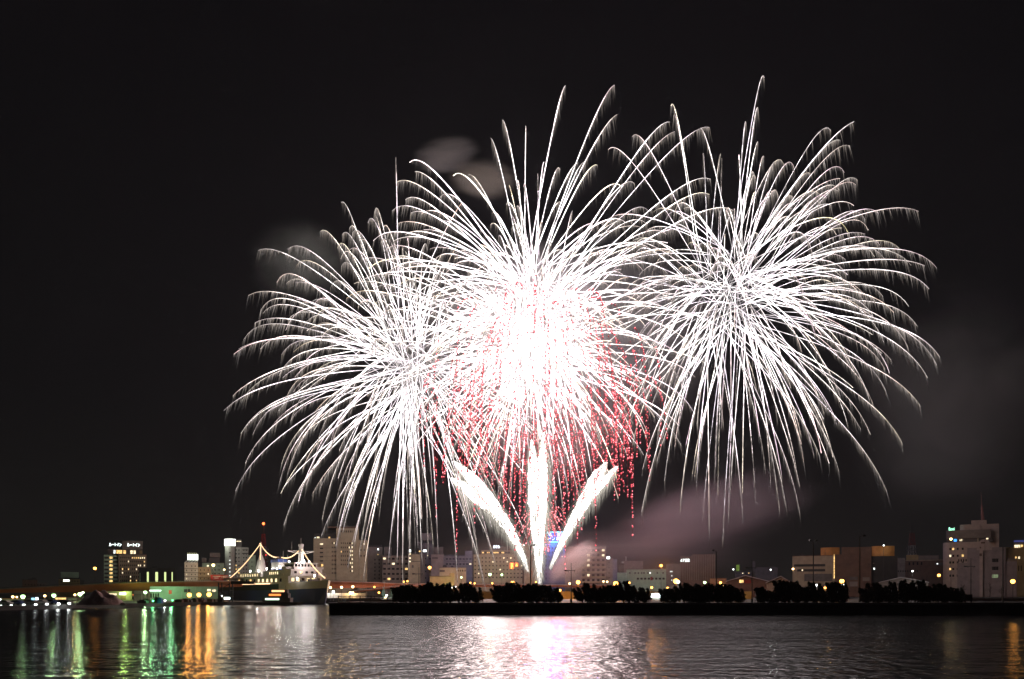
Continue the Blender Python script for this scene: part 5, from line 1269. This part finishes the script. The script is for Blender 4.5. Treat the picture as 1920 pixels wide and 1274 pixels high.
# ================================================================== SMOKE AND HAZE
def smoke(name, label, c, rx, ry, rz, dens, col=(.9, .88, .9), tilt=0.0, seed=0, scale=2.2, power=1.0, streak=1.0, cut=.42):
    m = MB(); m.ball((0, 0, 0), 1.0, 20, 12)
    mt = bpy.data.materials.new(name); mt.use_nodes = True; t = mt.node_tree; t.nodes.clear()
    o = t.nodes.new("ShaderNodeOutputMaterial"); v = t.nodes.new("ShaderNodeVolumePrincipled")
    v.inputs["Color"].default_value = (*col, 1); v.inputs["Anisotropy"].default_value = 0.0
    tc = t.nodes.new("ShaderNodeTexCoord")
    ln = t.nodes.new("ShaderNodeVectorMath"); ln.operation = 'LENGTH'; t.links.new(tc.outputs["Object"], ln.inputs[0])
    mp = t.nodes.new("ShaderNodeMapping"); mp.inputs["Scale"].default_value = (1 / streak, 1, 1.2); mp.inputs["Location"].default_value = (seed * 3.7, seed * 1.3, seed)
    n = t.nodes.new("ShaderNodeTexNoise"); n.inputs["Scale"].default_value = scale; n.inputs["Detail"].default_value = 5; n.inputs["Distortion"].default_value = .5
    t.links.new(tc.outputs["Object"], mp.inputs[0]); t.links.new(mp.outputs[0], n.inputs["Vector"])
    # billows: the noise eats into the cloud from its rim, so no outline stays round
    a1 = t.nodes.new("ShaderNodeMath"); a1.operation = 'MULTIPLY_ADD'; a1.inputs[1].default_value = 2.6; a1.inputs[2].default_value = -2.6 * cut + .15
    t.links.new(n.outputs["Fac"], a1.inputs[0])
    a2 = t.nodes.new("ShaderNodeMath"); a2.operation = 'SUBTRACT'; t.links.new(a1.outputs[0], a2.inputs[0])
    r3 = t.nodes.new("ShaderNodeMath"); r3.operation = 'POWER'; r3.inputs[1].default_value = 2.0; t.links.new(ln.outputs["Value"], r3.inputs[0]); t.links.new(r3.outputs[0], a2.inputs[1])
    nm = t.nodes.new("ShaderNodeMapRange"); nm.interpolation_type = 'SMOOTHSTEP'; nm.inputs[1].default_value = -.75; nm.inputs[2].default_value = 1.0; nm.inputs[3].default_value = 0; nm.inputs[4].default_value = 1
    t.links.new(a2.outputs[0], nm.inputs[0])
    fo = t.nodes.new("ShaderNodeMapRange"); fo.interpolation_type = 'SMOOTHSTEP'
    fo.inputs[1].default_value = 1.0; fo.inputs[2].default_value = .35; fo.inputs[3].default_value = 0; fo.inputs[4].default_value = 1
    t.links.new(ln.outputs["Value"], fo.inputs[0])
    mu = t.nodes.new("ShaderNodeMath"); mu.operation = 'MULTIPLY'; t.links.new(fo.outputs[0], mu.inputs[0]); t.links.new(nm.outputs[0], mu.inputs[1])
    m2 = t.nodes.new("ShaderNodeMath"); m2.operation = 'MULTIPLY'; m2.inputs[1].default_value = dens; t.links.new(mu.outputs[0], m2.inputs[0])
    t.links.new(m2.outputs[0], v.inputs["Density"]); t.links.new(v.outputs[0], o.inputs["Volume"])
    ob = m.build(name, mt); ob.location = c; ob.scale = (rx, ry, rz); ob.rotation_euler = (0, -tilt, 0)
    return tag(ob, label, "smoke", kind="stuff")
k_ = FD / F
smoke("smoke", "pale launch smoke drifting right from the foot of the comets", P(1072, 1056, FD + 4), 74 * k_, 12, 32 * k_, .20, (.95, .86, .88), R(38), 1, 1.6, cut=.36)
smoke("smoke", "mauve smoke bank drifting over the low right of the city", P(1330, 965, FD + 30), 260 * k_, 40, 100 * k_, .020, (.98, .78, .88), R(14), 2, 1.7, streak=1.6, cut=.38)
smoke("smoke", "faint grey smoke hanging in the sky at the far right", P(1790, 760, FD + 60), 260 * k_, 60, 320 * k_, .013, (.9, .9, .86), R(-20), 3, 1.8)
smoke("smoke", "small pinkish smoke puff above the central burst's left shoulder", P(838, 291, FD + 40), 80 * k_, 14, 36 * k_, .19, (.95, .86, .82), R(10), 4, 2.0, streak=2.0, cut=.34)
smoke("smoke", "small brown smoke puff below the pinkish puff", P(905, 336, FD + 40), 84 * k_, 14, 44 * k_, .13, (.95, .82, .70), R(-6), 5, 2.0, streak=2.0, cut=.34)
smoke("smoke", "faint grey-green smoke patch left of the left burst", P(560, 490, FD + 30), 120 * k_, 30, 90 * k_, .022, (.86, .92, .84), R(10), 6, 1.8)
smoke("smoke", "thin smoke glowing inside the three white bursts", P(1040, 640, FD + 25), 420 * k_, 40, 260 * k_, .014, (.95, .90, .93), 0, 7, 2.4)
smoke("smoke", "smoke veil added for the glow at the heart of the central burst", P(1002, 615, FD - 8), 170 * k_, 26, 175 * k_, .034, (1, .90, .92), 0, 8, 1.6, cut=.30)  # added veil imitates the blown-out glow around the burst's core
smoke("smoke", "thin reddish smoke below the central burst", P(1040, 800, FD + 12), 230 * k_, 24, 150 * k_, .016, (1, .74, .76), 0, 9, 2.0)
smoke("smoke", "thin launch haze drifting low in front of the central buildings", P(1120, 1045, FD + 55), 420 * k_, 24, 80 * k_, .018, (1, .84, .84), 0, 10, 2.2, streak=2.5, cut=.36)
mb = MB(); mb.box(-1950, 1950, -250, 2250, -5, 330)
hm = bpy.data.materials.new("night_haze"); hm.use_nodes = True; t = hm.node_tree; t.nodes.clear()
o_ = t.nodes.new("ShaderNodeOutputMaterial"); v_ = t.nodes.new("ShaderNodeVolumePrincipled")
v_.inputs["Color"].default_value = (.90, .88, .95, 1); v_.inputs["Density"].default_value = 0.00007; v_.inputs["Anisotropy"].default_value = .2
t.links.new(v_.outputs[0], o_.inputs["Volume"])
tag(mb.build("haze", hm), kind="stuff")
